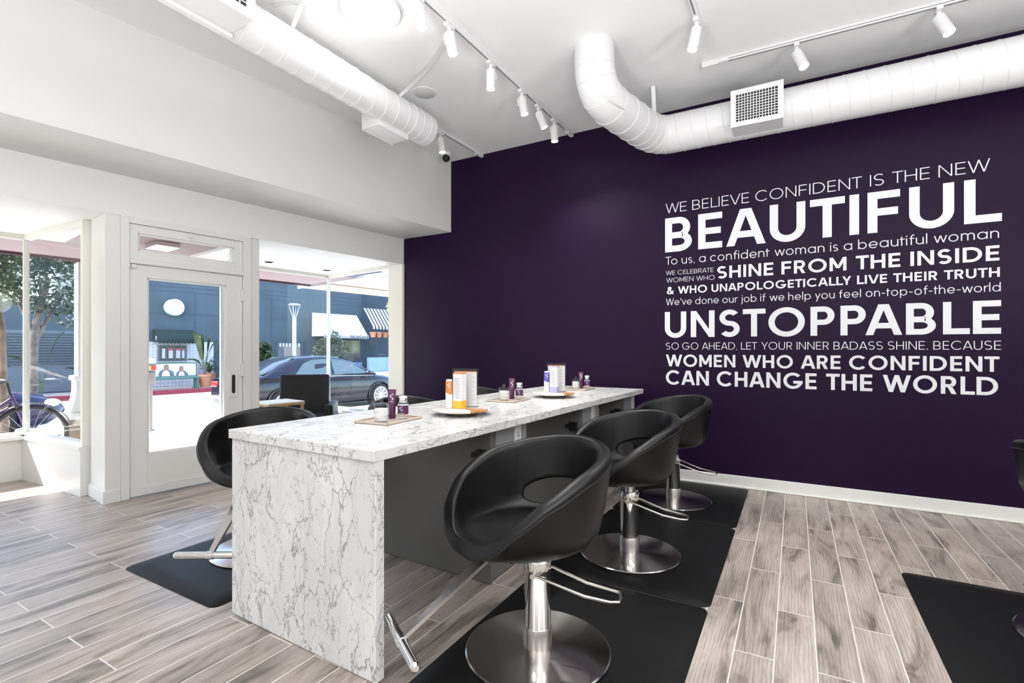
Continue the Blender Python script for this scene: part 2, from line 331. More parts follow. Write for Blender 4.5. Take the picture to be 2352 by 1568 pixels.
# ---- entrance door
d1 = thing('door_1', 'white glazed entrance door with a transom window', None, O, FROT, kind='structure')
mb = MB(); fbox(mb, -3.135, -3.075, .765, .86, 0, 2.385, .004); fbox(mb, -2.145, -2.07, .765, .86, 0, 2.385, .004); fbox(mb, -3.075, -2.145, .765, .86, 2.335, 2.385, .004)
fobj(mb, 'casing', 'trimw', d1)
mb = MB(); fbox(mb, -3.075, -2.145, .755, .83, 1.995, 2.035, .006); fobj(mb, 'transom_rail', 'trimw', d1)
def sash(u0, u1, z0, z1, gu0, gu1, gz0, gz1, w0, w1, name, m, par):
    mb = MB(); fbox(mb, u0, gu0, w0, w1, z0, z1, .002); fbox(mb, gu1, u1, w0, w1, z0, z1, .002); fbox(mb, gu0, gu1, w0, w1, z0, gz0, .002); fbox(mb, gu0, gu1, w0, w1, gz1, z1, .002)
    for a, b, c, d in ((gu0, gu0+.014, gz0, gz1), (gu1-.014, gu1, gz0, gz1), (gu0, gu1, gz0, gz0+.014), (gu0, gu1, gz1-.014, gz1)): fbox(mb, a, b, w0+.012, w1-.012, c, d)
    return fobj(mb, name, m, par)
tr = sash(-3.073, -2.147, 2.035, 2.333, -3.011, -2.222, 2.11, 2.262, .785, .825, 'transom_sash', 'trimw', d1)
mb = MB(); fbox(mb, -3.0, -2.23, .803, .809, 2.12, 2.255); fobj(mb, 'transom_pane', 'glass', tr)
mb = MB(); fbox(mb, -2.63, -2.595, .765, .785, 2.29, 2.33, .004); fbox(mb, -2.62, -2.605, .77, .785, 2.255, 2.292, .004); fobj(mb, 'latch', 'trimw', tr)
leaf = sash(-3.073, -2.149, .008, 1.99, -2.942, -2.296, .355, 1.885, .785, .83, 'door_leaf', 'trimw', d1)
mb = MB(); fbox(mb, -2.93, -2.308, .803, .809, .367, 1.873); fobj(mb, 'door_pane', 'glass', leaf)
mb = MB(); fbox(mb, -2.272, -2.195, .776, .786, .795, 1.055, .004); hp = fobj(mb, 'pull_plate', 'trimw', leaf)
mb = MB()
def stad(u0, u1, z0, z1, w0, w1, n=10):
    r = (u1-u0)/2; c = (u0+u1)/2; pts = []
    for k in range(n+1): a = PI*k/n; pts.append((c+r*math.cos(a), z1-r+r*math.sin(a)))
    for k in range(n+1): a = PI+PI*k/n; pts.append((c+r*math.cos(a), z0+r+r*math.sin(a)))
    return [[Vector((-w0, u, z)) for u, z in pts], [Vector((-w1, u, z)) for u, z in pts]]
mb.grid(stad(-2.252, -2.22, .835, 1.018, .7745, .777), closev=True, capa=True, capb=True); fobj(mb, 'finger_pull', 'dark', hp)
for z in (1.06, 1.8):
    mb = MB(); fbox(mb, -2.168, -2.140, .757, .785, z-.06, z+.06, .004); fobj(mb, 'hinge', 'trimw', leaf)
mb = MB(); fbox(mb, -3.062, -3.022, .762, .786, 1.955, 1.99, .005); fobj(mb, 'alarm_contact', 'plate', leaf)
mb = MB(); fbox(mb, -3.092, -3.072, .755, .768, 1.955, 1.995, .004); fobj(mb, 'alarm_magnet', 'plate', d1)
mb = MB(); fbox(mb, -3.07, -2.152, .78, .787, .012, .085, .002); fobj(mb, 'door_sweep', 'plate', leaf)
# ---- display windows: low wall, sill, frame, panes
def line(a, b, off0, off1, z0, z1, mb):  # wall strip from a to b (u,w), thick between off0..off1 to its left
    (u0, w0), (u1, w1) = a, b; du, dw = u1-u0, w1-w0; L = math.hypot(du, dw); nu, nw = -dw/L, du/L
    pts = [(u0+nu*off0, w0+nw*off0), (u1+nu*off0, w1+nw*off0), (u1+nu*off1, w1+nw*off1), (u0+nu*off1, w0+nw*off1)]
    mb.prism([(-w, u) for u, w in pts], z0, z1); return mb
def bay(name, label, runs, corners, sillz, topz):
    t = thing(name, label, None, O, FROT, kind='structure')
    for i, (a, b) in enumerate(runs):     # inside lies on the negative-offset side
        mb = MB(); line(a, b, -.05, .05, 0, sillz-.03, mb); fobj(mb, 'low_wall', 'trimw', t)
        mb = MB(); line(a, b, -.063, -.05, 0, .105, mb); fobj(mb, 'baseboard', 'trimw', t)
        mb = MB(); line(a, b, -.13, .06, sillz-.03, sillz, mb); fobj(mb, 'sill', 'trimw', t)
        mb = MB(); line(a, b, -.03, .03, sillz, sillz+.03, mb); line(a, b, -.03, .03, topz-.045, topz, mb); line(a, b, -.045, -.03, topz-.02, topz, mb); fobj(mb, 'frame', 'cream', t)
        mb = MB(); line(a, b, -.003, .003, sillz+.03, topz-.045, mb); fobj(mb, 'pane', 'glass', t)
    for (u, w, hw) in corners:
        mb = MB(); fbox(mb, u-hw, u+hw, w-hw, w+hw, sillz, topz, .004); fobj(mb, 'mullion', 'cream', t)
    return t
win1 = bay('window_1', 'left display window bay with low white wall and sill', [((-3.255, 1.21), (-3.455, 2.45)), ((-9.5, 2.45), (-3.455, 2.45))], [(-3.455, 2.45, .022), (-3.262, 1.23, .03)], .425, 2.385)
win2 = bay('window_2', 'right display window bay beside the purple wall', [((-.133, 2.45), (-.133, 1.05)), ((-1.65, 2.45), (-.133, 2.45)), ((-1.97, 1.23), (-1.65, 2.45))][::-1], [(-.133, 2.45, .02), (-1.65, 2.45, .02)], .385, 2.385)
# recessed downlights in the right bay
for k, (u, w, s) in enumerate([(-1.277, 1.99, 'nearer the door'), (-.447, 2.0, 'nearer the corner')]):
    t = thing('recessed_downlight', 'round recessed ceiling light in the right window bay, ' + s, 'ceiling light', FW(u, w, 2.385), FROT, 'downlights of the right bay')
    mb = MB(); mb.lathe([(.052, -.006), (.075, -.006), (.078, 0), (.052, 0), (.052, -.006)], 32); mb.build('trim_ring', 'fix', t, True)
    mb = MB(); mb.lathe([(.001, -.002), (.052, -.002), (.052, -.001), (.001, -.001)], 32); mb.build('lens', 'fix', t)
# ---- wall lettering (white vinyl quote), a stroke alphabet drawn in mesh
def arcpts(cx, cy, rx, ry, a0, a1, n=20): return [(cx+rx*math.cos(R(a0+(a1-a0)*k/n)), cy+ry*math.sin(R(a0+(a1-a0)*k/n))) for k in range(n+1)]
class Pen:
    """collects filled polygons of one glyph; w = stroke weight, cap height 1"""
    def __init__(s, w, sx=1.0): s.w = w/sx**.85; s.wv = w; s.p = []; s.adv = 0
    def rect(s, x0, x1, y0, y1): s.p.append([(x0, y0), (x1, y0), (x1, y1), (x0, y1)])
    def v(s, x, y0=0.0, y1=1.0): s.rect(x, x+s.w, y0, y1)           # vertical stem, left edge x
    def h(s, x0, x1, y): s.rect(x0, x1, y, y+s.wh)                  # bar, lower edge y
    @property
    def wh(s): return s.wv*0.92
    def d(s, x0, y0, x1, y1, k=1.0):                                # diagonal with level ends, centres given
        L = math.hypot(x1-x0, y1-y0); hw = s.w*k*L/abs(y1-y0)/2
        s.p.append([(x0-hw, y0), (x0+hw, y0), (x1+hw, y1), (x1-hw, y1)])
    def a(s, cx, cy, rx, ry, a0, a1, n=22):                         # annular arc, outer radii given
        o = arcpts(cx, cy, rx, ry, a0, a1, n); i = arcpts(cx, cy, rx-s.w, ry-s.wh, a0, a1, n)
        for k in range(n): s.p.append([o[k], o[k+1], i[k+1], i[k]])
    def path(s, pts):
        for (x0, y0), (x1, y1) in zip(pts, pts[1:]):
            L = math.hypot(x1-x0, y1-y0) or 1; nx, ny = -(y1-y0)/L*s.w/2, (x1-x0)/L*s.w/2
            s.p.append([(x0+nx, y0+ny), (x0-nx, y0-ny), (x1-nx, y1-ny), (x1+nx, y1+ny)])
def dia(x0, x1, w, hgt=1.0):  # horizontal half-width of a diagonal
    return w*math.hypot(x1-x0, hgt)/hgt/2
def glyph(ch, w, sx=1.0):
    g = Pen(w, sx); w = g.w; wh = g.wh; X = .70  # x-height
    def stem(): g.v(.02+0)
    if ch == ' ': g.adv = .34; return g
    if ch in 'EFL':
        W = .56; g.v(0); 
        if ch != 'F': g.h(0, W, 0)
        if ch != 'L': g.h(0, W, 1-wh); g.h(0, W*.94, .5-wh/2)
        if ch == 'L': W = .54
    elif ch == 'T': W = .66; g.h(0, W, 1-wh); g.v(W/2-w/2)
    elif ch == 'I': W = w; g.v(0)
    elif ch == 'H': W = .72; g.v(0); g.v(W-w); g.h(0, W, .5-wh/2)
    elif ch == 'U': W = .72; g.v(0, .36); g.v(W-w, .36); g.a(W/2, .36, W/2, .38, 180, 360)
    elif ch == 'N': W = .76; g.v(0); g.v(W-w); g.p.append([(0, 1), (W-w, 0), (W, 0), (w, 1)])
    elif ch == 'M': W = .88; g.v(0); g.v(W-w); g.p.append([(0, 1), (w*1.05, 1), (W/2+w*.52, .2), (W/2-w*.52, .2)]); g.p.append([(W, 1), (W-w*1.05, 1), (W/2-w*.52, .2), (W/2+w*.52, .2)])
    elif ch in 'AV':
        W = .80+w*.35; hw = dia(0, W/2-w*.3, w)
        y0, y1 = (0, 1) if ch == 'A' else (1, 0)
        g.d(hw, y0, W/2-hw*.35, y1); g.d(W-hw, y0, W/2+hw*.35, y1)
        if ch == 'A': t = .26; g.rect(hw+(W/2-hw)*t, W-hw-(W/2-hw)*t, t-wh*.25, t+wh*.75)
    elif ch == 'W':
        W = 1.16+w*.4; hw = dia(0, W/4, w); q = (W-2*hw)/4
        g.d(hw, 1, hw+q, 0); g.d(hw+2*q, 1, hw+q, 0); g.d(hw+2*q, 1, hw+3*q, 0); g.d(hw+4*q, 1, hw+3*q, 0)
    elif ch == 'Y': W = .76; hw = w*.62; g.d(hw, 1, W/2, .40); g.d(W-hw, 1, W/2, .40); g.v(W/2-w/2, 0, .46)
    elif ch in 'OCG':
        W = 1.0 if ch != 'C' else .90
        if ch == 'O': g.a(.5, .5, .5, .52, 0, 360, 44)
        elif ch == 'C': g.a(.5, .5, .5, .52, 42, 318, 36)
        else: g.a(.5, .5, .5, .52, 42, 360, 36); g.rect(.52, 1.0, .5-wh, .5); W = .99
    elif ch == 'D': W = .82; g.v(0); g.h(0, .36, 0); g.h(0, .36, 1-wh); g.a(.34, .5, W-.34, .5, -90, 90, 28)
    elif ch in 'PRB':
        W = .62; top = .46 if ch != 'B' else .48
        g.v(0); g.h(0, .36, 1-wh); g.h(0, .36, top-wh/2 if ch == 'B' else top-wh*.5)
        lo = top-wh*.5; r = (1-lo)/2; g.a(.34, 1-r, W-.34, r, -90, 90, 20)
        if ch == 'R': W = .64; hw = dia(.3, .56, w, top); g.d(W-hw, 0, .34, top, 1)
        if ch == 'B': W = .66; r = (top+wh/2)/2; g.h(0, .36, 0); g.a(.34, r, W-.34, r, -90, 90, 20)
    elif ch in 'Ss':
        k = 1.0 if ch == 'S' else X; W = .62*k; ry = (k+.02+wh)/4; cx = W/2
        yt = k+.01-ry; yb = -.01+ry
        g.a(cx, yt, W/2, ry, 35, 270, 22); g.a(cx, yb, W/2, ry, -145, 90, 22)
    elif ch == '&':
        W = .80; g.a(.34, .78, .23, .23, 0, 360, 24); g.a(.34, .29, .33, .30, 70, 350, 26); g.d(.72, 0, .24, .70); g.path([(.62, .24), (.74, .46)])
    elif ch == '.': W = w*1.15; g.rect(0, W, 0, W)
    elif ch == ',': W = w*1.1; g.p.append([(w*.2, w*1.1), (w*1.15, w*1.1), (w*.6, -w*1.1), (0, -w*1.1)])
    elif ch == "'": W = w*.9; g.rect(0, W, .68, 1.0)
    elif ch == '-': W = .36; g.h(0, W, .32)
    # ---- lower case, x height .70
    elif ch == 'o': W = .72; g.a(.36, .35, .36, .365, 0, 360, 36)
    elif ch in 'adpb':
        W = .72; g.a(.36, .35, .36, .365, 0, 360, 36)
        if ch == 'a': g.v(W-w, 0, .70)
        if ch == 'd': g.v(W-w, 0, 1.04)
        if ch == 'b': g.v(0, 0, 1.04)
        if ch == 'p': g.v(0, -.30, .70)
    elif ch == 'c': W = .64; g.a(.36, .35, .36, .365, 45, 315, 30)
    elif ch == 'e': W = .71; g.a(.36, .35, .36, .365, 0, 322, 32); g.rect(w*.6, .70, .35-wh*.7, .35+wh*.3)
    elif ch == 'n': W = .60; g.v(0, 0, .70); g.a(W/2, .40, W/2, .315, 0, 180); g.v(W-w, 0, .40)
    elif ch == 'm': W = .98; g.v(0, 0, .70); r = (W+w)/4; g.a(r, .42, r, .295, 0, 180); g.v(W/2-w/2, 0, .42); g.a(W-r, .42, r, .295, 0, 180); g.v(W-w, 0, .42)
    elif ch == 'h': W = .60; g.v(0, 0, 1.04); g.a(W/2, .40, W/2, .315, 0, 180); g.v(W-w, 0, .40)
    elif ch == 'u': W = .60; g.v(0, .30, .70); g.a(W/2, .30, W/2, .315, 180, 360); g.v(W-w, 0, .70)
    elif ch == 'r': W = .36; g.v(0, 0, .70); g.a(.34, .36, .34, .35, 80, 180, 12)
    elif ch == 'i': W = w; g.v(0, 0, .70); g.rect(-w*.08, w*1.08, .86, .86+w*1.16)
    elif ch == 'l': W = w; g.v(0, 0, 1.04)
    elif ch == 't': W = .40; g.v(.11, 0, .92); g.h(0, W, .70-wh)
    elif ch == 'f': W = .40; g.v(.10, 0, .80); g.a(.10+.27, .78, .27, .27, 88, 180, 14); g.h(0, .38, .70-wh)
    elif ch == 'j': W = w+.06; g.v(.06, -.12, .70); g.a(.06+w-.20, -.12, .20, .19, -80, 0, 10); g.rect(.06-w*.08, .06+w*1.08, .86, .86+w*1.16)
    elif ch == 'v': W = .62; hw = dia(0, .3, w, .7); g.d(hw, .70, W/2, 0); g.d(W-hw, .70, W/2, 0)
    elif ch == 'y': W = .62; hw = dia(0, .3, w, .7); g.d(hw, .70, W/2+.01, 0); g.d(W-hw, .70, W/2-.16, -.30)
    elif ch == 'w': W = .98; hw = dia(0, .22, w, .7); q = (W-2*hw)/4; g.d(hw, .7, hw+q, 0); g.d(hw+2*q, .7, hw+q, 0); g.d(hw+2*q, .7, hw+3*q, 0); g.d(hw+4*q, .7, hw+3*q, 0)
    else: W = .5
    g.adv = W
    return g
def text_polys(txt, w, track=.13, wordgap=.36, sx=1.0):
    x = 0.0; out = []; last = track
    for i, ch in enumerate(txt):
        if ch == ' ': x += wordgap-last; continue
        g = glyph(ch, w, sx)
        out += [[(px+x, py) for px, py in p] for p in g.p]
        nx = txt[i+1] if i+1 < len(txt) else ' '
        last = track*(0.55 if ch in 'LTAVWYrtfvwy' else 1.0)*(0.6 if nx in 'TAVWYvwyt' else 1.0)-(.10 if ch+nx in ('PA', 'AT', 'TA', 'LT', 'LY', 'AV', 'VA', 'FA', 'To') else 0); x += g.adv+last
    return out, x-last
def text_mesh(txt, w, x0, x1, base, cap, place, track=.13, wordgap=.36, mirror=False):
    ps, W = text_polys(txt, w, track, wordgap); k = (x1-x0)/W; mb = MB()
    for i, p in enumerate(ps):     # strokes of a letter overlap, each lies a hair above the last
        pts = [place((x1-x*k) if mirror else (x0+x*k), base+y*cap, i % 9) for x, y in p]
        try: mb.poly(pts)
        except ValueError: pass
    return mb
def fit_text(name, txt, w, x0, x1, base, cap, parent, m='vinyl'):
    # letters keep their weight while their width fills the line
    sx = 1.0; t = .15 if w > .15 else .17
    for _ in range(12):
        W = text_polys(txt, w, t, .32+t, sx)[1]*cap; sx *= ((x1-x0)/(W*sx))
    ln = bpy.data.objects.new(name, None); scn.collection.objects.link(ln); ln.parent = parent; ln.empty_display_size = .05
    W = text_polys(txt, w, t, .32+t, sx)[1]; k = (x1-x0)/W; x = 0.0
    for word in txt.split(' '):
        ps, ww = text_polys(word, w, t, .3, sx); mb = MB()
        for i, p in enumerate(ps):        # strokes of a letter overlap, each lies a hair above the last
            mb.poly([Vector((x0+(x+px)*k, -(i % 9)*.00005, base+py*cap)) for px, py in p])
        bmesh.ops.recalc_face_normals(mb.bm, faces=mb.bm.faces)
        for f in list(mb.bm.faces):
            if f.normal.y > 0: f.normal_flip()
        mb.build('word', m, ln, recalc=False); x += ww+.32+t
q = thing('wall_quote', 'white vinyl quote of eleven text lines on the dark purple wall', 'wall lettering', (0, WY-0.0015, 0))
for i, (txt, w, x0, x1, base, cap) in enumerate([
        ('WE BELIEVE CONFIDENT IS THE NEW', .085, -1.106, 1.266, 2.600, .0935),
        ('BEAUTIFUL', .195, -1.110, 1.323, 2.217, .333),
        ('To us, a confident woman is a beautiful woman', .095, -1.106, 1.315, 2.094, .078),
        ('WE CELEBRATE', .10, -1.103, -.665, 1.993, .0415),
        ('WOMEN WHO', .10, -1.099, -.656, 1.920, .044),
        ('SHINE FROM THE INSIDE', .20, -.633, 1.317, 1.9265, .1135),
        ('& WHO UNAPOLOGETICALLY LIVE THEIR TRUTH', .20, -1.095, 1.319, 1.805, .0715),
        ("We've done our job if we help you feel on-top-of-the-world", .098, -1.103, 1.324, 1.697, .066),
        ('UNSTOPPABLE', .195, -1.113, 1.326, 1.3825, .249),
        ('SO GO AHEAD, LET YOUR INNER BADASS SHINE. BECAUSE', .090, -1.103, 1.326, 1.264, .0665),
        ('WOMEN WHO ARE CONFIDENT', .195, -1.103, 1.317, 1.099, .115),
        ('CAN CHANGE THE WORLD', .195, -1.103, 1.310, .923, .137)]):
    fit_text('text_line', txt, w, x0, x1, base, cap, q)
# ================================================================== FURNITURE
# ---- the styling counter; local frame: x to the right, y along the counter towards the purple wall
CT = Vector((-1.374, 1.363, 0)); CR = -R(1.832)
ctr = thing('styling_counter', 'long white veined marble counter with waterfall end panel and grey pedestals', 'counter', CT, CR)
CTOP = .885
mb = MB(); mb.box(-.985, 0, 0, 3.41, .843, CTOP, .0015, 1); mb.build('countertop', 'marble_top', ctr)
mb = MB(); mb.box(-.976, -.002, .012, .055, 0.003, .843, .0015, 1); mb.build('end_panel', 'marble_end', ctr)
PED = [(.912, 1.30), (2.10, 2.48), (3.06, 3.405)]
for k, (y0, y1) in enumerate(PED):
    mb = MB(); mb.box(-.86, -.092, y0, y1, .105, .843, .002, 1); p = mb.build('pedestal', 'cab', ctr)
    mb = MB(); mb.box(-.885, -.076, y0-.012, y0+.006, 0.002, .843, .002, 1); f = mb.build('front_panel', 'cab', p)
    mb = MB(); mb.box(-.85, -.098, y0+.006, y1-.02, 0.002, .105, .002, 1); mb.build('toe_kick', 'cab', p)
    mb = MB(); mb.box(-.092, -.084, y0+.05, y1-.002, .655, .842, .001, 1); mb.build('outlet_panel', 'cablt', p)
    yc = [1.19, 2.345, 3.335][k]
    mb = MB(); mb.box(-.084, -.079, yc-.036, yc+.036, .70, .818, .002, 2); pl = mb.build('outlet_plate', 'plate', p)
    mb = MB(); mb.box(-.079, -.076, yc-.017, yc+.017, .725, .793, .001, 1); so = mb.build('outlet_socket', 'plate', pl)
    mb = MB()
    for dz in (.738, .778):
        mb.box(-.0765, -.0752, yc-.010, yc-.007, dz-.006, dz+.006); mb.box(-.0765, -.0752, yc+.007, yc+.010, dz-.006, dz+.006)
        mb.box(-.0765, -.0752, yc-.003, yc+.003, dz-.013, dz-.008)
    mb.box(-.0765, -.0752, yc-.008, yc+.008, .755, .763)
    mb.build('outlet_slots', 'slot', pl)
    mb = MB(); mb.box(-.155, -.098, y0-.047, y0-.012, .665, .725, .003, 2); mb.box(-.190, -.155, y0-.042, y0-.012, .68, .705, .003, 2); mb.build('tool_holder', 'black', p)

# ---- salon chairs; local +x is the way the sitter faces
RIMT = [(0, .512), (13, .516), (26, .546), (40, .616), (60, .706), (90, .786), (120, .824), (150, .851), (180, .864)]
def rim(th):
    d = abs(math.degrees((th+PI) % (2*PI)-PI))
    for i in range(len(RIMT)-1):
        (a, za), (b, zb) = RIMT[i], RIMT[i+1]
        if a <= d <= b:
            z0 = RIMT[max(i-1, 0)][1] if i else RIMT[1][1]; z3 = RIMT[min(i+2, len(RIMT)-1)][1] if i+2 < len(RIMT) else RIMT[-2][1]; t = (d-a)/(b-a)
            z = .5*(2*za+(zb-z0)*t+(2*z0-5*za+4*zb-z3)*t*t+(3*za-z0-3*zb+z3)*t**3); break
    cx, sx = math.cos(th), math.sin(th); n = 2.35 if cx > 0 else 2.0
    rho = 1/((abs(cx)/.322)**n+(abs(sx)/.303)**n)**(1/n)
    return rho, z
ZC = .500; TOFF = .05
def TP(th, s):
    """middle of the padded shell at angle th (0 = front) and s from seat centre to rim"""
    rho, z = rim(th); c, sn = math.cos(th), math.sin(th)
    if s <= .35:
        r = .205*s/.35; return Vector((r*c+TOFF, r*sn, ZC-.010*(1-(s/.35)**2)))
    t = (s-.35)/.65; dz = z-ZC
    p0 = (.205, ZC); p1 = (.280, ZC-.002); p2 = (rho-.030-.035*(1-min(1, max(0, dz)/.12)), ZC+.30*dz); p3 = (rho, z)
    a, b, cc, d = (1-t)**3, 3*t*(1-t)**2, 3*t*t*(1-t), t**3
    r = a*p0[0]+b*p1[0]+cc*p2[0]+d*p3[0]
    return Vector((r*c+TOFF, r*sn, a*p0[1]+b*p1[1]+cc*p2[1]+d*p3[1]))
PHM = R(58)
def hole(th):
    """lower and upper s of the opening in the back at angle th; equal where there is none"""
    ph = abs(PI-abs((th+PI) % (2*PI)-PI))
    k = max(0.0, 1-(ph/PHM)**2.8)**.5
    return .675-.115*k, .675+.120*k, k
def s_rows(th):
    lo, hi, k = hole(th); lo = min(lo, .670); hi = max(hi, .680)
    return [.0001, .12, .24, .35]+[.35+(lo-.35)*f for f in (.3, .6, .85, 1.0)]+[hi+(1-hi)*f for f in (0, .12, .35, .65, .88, 1.0)]
NT = 72
def tub_mesh():
    bm = bmesh.new(); ths = [2*PI*k/NT for k in range(NT)]
    V = [[bm.verts.new(TP(t, s)) for s in s_rows(t)] for t in ths]
    nr = len(V[0])
    ctr_v = bm.verts.new(TP(0, 0.0))
    for i in range(NT):
        i2 = (i+1) % NT
        tm = ths[i]+PI/NT; ph = abs(PI-tm)
        bm.faces.new((ctr_v, V[i][0], V[i2][0]))
        for j in range(nr-1):
            if j == 7 and ph < PHM-.02: continue
            bm.faces.new((V[i][j], V[i][j+1], V[i2][j+1], V[i2][j]))
    bmesh.ops.recalc_face_normals(bm, faces=bm.faces)
    me = bpy.data.meshes.new('tub'); bm.to_mesh(me); bm.free()
    o = bpy.data.objects.new('tub_work', me); scn.collection.objects.link(o)
    so = o.modifiers.new('s', 'SOLIDIFY'); so.thickness = .058; so.offset = 0.0; so.use_even_offset = True; so.use_quality_normals = True
    ss = o.modifiers.new('u', 'SUBSURF'); ss.levels = 2; ss.render_levels = 2
    dg = bpy.context.evaluated_depsgraph_get(); dg.update()
    m2 = bpy.data.meshes.new_from_object(o.evaluated_get(dg)); m2.name = 'seat_shell'
    for p in m2.polygons: p.use_smooth = True
    bpy.data.objects.remove(o, do_unlink=True); bpy.data.meshes.remove(me)
    m2.materials.clear(); m2.materials.append(M['leather'])
    return m2
def tub_n(th, s):
    e = 1e-3; a = TP(th+e, s)-TP(th-e, s); b = TP(th, s+e)-TP(th, s-e); n = a.cross(b).normalized()
    return n   # points outwards or inwards, sorted out by sign of radial part
def off(th, s, d):
    n = tub_n(th, min(s, .995)); r = Vector((math.cos(th), math.sin(th), -.3))
    if n.dot(r) < 0: n = -n
    return TP(th, min(s, 1.0))+n*d
def salon_chair(name, label, loc, rot, lever=R(128)):
    t = thing(name, label, 'salon chair', loc, rot, 'black salon chairs')
    me = tub_mesh(); sh = bpy.data.objects.new('seat_shell', me); scn.collection.objects.link(sh); sh.parent = t
    mb = MB(); mb.tube([off(2*PI*k/96, .965, .0288) for k in range(96)], .0034, 8, close=True); mb.build('piping', 'piping', sh, True)
    for sg in (1, -1):
        th = sg*R(118)
        pts = [off(th, s, -.0335) for s in (.7, .9)]+[TP(th, 1.0)+Vector((0, 0, .034-.004))]+[off(th, .97, .033)]
        for dth in (-.012, .012):
            mb = MB(); mb.tube([off(th+dth, s, -.0290) for s in [.70+.265*k/10 for k in range(11)]], .0016, 6); mb.build('seam', 'stitch', sh, True)
    mb = MB(); mb.tube([off(R(38), s, .0288) for s in [.40+.56*k/10 for k in range(11)]], .0018, 6); mb.build('seam', 'stitch', sh, True)
    # base
    mb = MB(); mb.lathe([(.285, .0), (.300, .002), (.302, .007), (.296, .011), (.12, .018), (.062, .022), (.0, .022)], 96); mb.build('base_disc', 'spun', t, True, ang=25)
    mb = MB(); mb.lathe([(.060, .021), (.060, .100), (.0585, .103), (.0, .103)], 48); mb.build('column_collar', 'steel', t, True)
    mb = MB(); mb.lathe([(.0555, .101), (.0555, .318), (.057, .320), (.057, .375), (.053, .383), (.0, .383)], 48); mb.build('column', 'chrome', t, True)
    mb = MB(); mb.cyl((0, 0, .382), (0, 0, .450), .026, 24); mb.box(-.11, .11, -.09, .09, .440, .456, .004); mb.build('seat_plate', 'steel', t, True)
    # pump lever
    lm = Matrix.Rotation(lever, 4, 'Z')
    L = [(-.005, .066, .335), (.06, .066, .318), (.20, .058, .272), (.30, .052, .258), (.335, .040, .257), (.338, .02, .257)]
    L = L+[(x, -y, z) for x, y, z in reversed(L)]
    mb = MB(); mb.tube([lm @ Vector(p) for p in L], .0062, 10)
    for sg in (1, -1): mb.cyl(lm @ Vector((-.005, sg*.055, .335)), lm @ Vector((-.005, sg*.082, .335)), .011, 16)
    mb.build('pump_lever', 'nickel', t, True)
    # foot rest
    fm = Matrix.Rotation(R(-9), 4, 'Z'); a = Vector((.20, 0, .458)); b = Vector((.570, 0, .206)); rows = []
    for k in range(9):
        f = k/8; p = a.lerp(b, f); d = (b-a).normalized(); wide = .056*(1-f)+.030*f; thin = .014
        tw = R(-12+22*f); yy = Vector((0, 1, 0)); nn = d.cross(yy)
        ax = yy*math.cos(tw)+nn*math.sin(tw); bx = d.cross(ax)
        rows.append([fm @ v for v in (p+ax*wide/2+bx*thin/2, p-ax*wide/2+bx*thin/2, p-ax*wide/2-bx*thin/2, p+ax*wide/2-bx*thin/2)])
    mb = MB(); mb.grid(rows, closev=True, capa=True, capb=True); mb.build('footrest_arm', 'steel', t)
    mb = MB(); pr = [(0, -.185), (.010, -.184), (.0165, -.176), (.0175, -.168), (.0175, .168), (.0165, .176), (.010, .184), (0, .185)]
    mm = fm @ Matrix.Translation((.580, 0, .196)) @ Matrix.Rotation(R(90), 4, 'X')
    mb.lathe(pr, 28, m=mm); fb = mb.build('footrest_bar', 'chrome', t, True)
    mb = MB(); mb.lathe([(.0175, -.018), (.0205, -.017), (.0205, .017), (.0175, .018)], 28, m=mm); mb.build('collar', 'chrome', fb, True)
    return t
c1 = salon_chair('salon_chair', 'black leather tub salon chair nearest the camera, right of the marble counter', (-.936, 1.859, .016), R(247))
dup(c1, (-.886, 3.016, .016), R(240), 'middle black tub salon chair on the right side of the marble counter')
dup(c1, (-.882, 4.253, .016), R(234), 'black tub salon chair right of the counter, nearest the purple wall')
dup(c1, (-2.905, 1.945, .016), R(-50), 'black tub salon chair left of the counter, half hidden by the marble end panel')
dup(c1, (-2.80, 3.16, .0), R(-35), 'black tub salon chair behind the counter, back showing between bottle and white carton')
dup(c1, (-2.90, 4.42, .0), R(-25), 'black tub salon chair behind the counter, beside the far printed card holder')
ce = dup(c1, (1.155, 3.03, .016), R(30), 'black tub salon chair cut off by the right edge of the photo')
for o in kids(ce):
    if o.name.startswith('pump_lever'): o.rotation_euler = (0, 0, R(52))
# ---- anti-fatigue mats
def floor_mat_thing(label, x0, x1, y0, y1):
    def rr(ins, r, n=6):
        pts = []
        for cx, cy, a0 in ((x1-ins-r, y1-ins-r, 0), (x0+ins+r, y1-ins-r, 90), (x0+ins+r, y0+ins+r, 180), (x1-ins-r, y0+ins+r, 270)):
            for k in range(n+1): a = R(a0+90*k/n); pts.append((cx+r*math.cos(a), cy+r*math.sin(a)))
        return pts
    rows = []
    for ins, r, z in ((0, .045, .0), (0, .045, .004), (.004, .042, .006), (.075, .03, .0148), (.085, .03, .0155)):
        rows.append([Vector((x, y, z)) for x, y in rr(ins, r)])
    mb = MB(); mb.grid(rows, closev=True, capa=True, capb=True)
    return tag(mb.build('floor_mat', 'mat', None, True), label, 'floor mat', 'black rubber mats')
floor_mat_thing('black rubber mat under the nearest salon chair, right of the counter', -1.275, -.365, 1.345, 2.575)
floor_mat_thing('black rubber mat under the middle salon chair right of the counter', -1.272, -.362, 2.585, 3.815)
floor_mat_thing('black rubber mat under the salon chair beside the purple wall', -1.272, -.362, 3.825, 4.945)
floor_mat_thing('dark rubber mat left of the marble counter under the half-hidden chair', -3.375, -2.465, 1.38, 2.60)
floor_mat_thing('black rubber mat at the right edge of the photo', .52, 1.43, 2.33, 3.55)
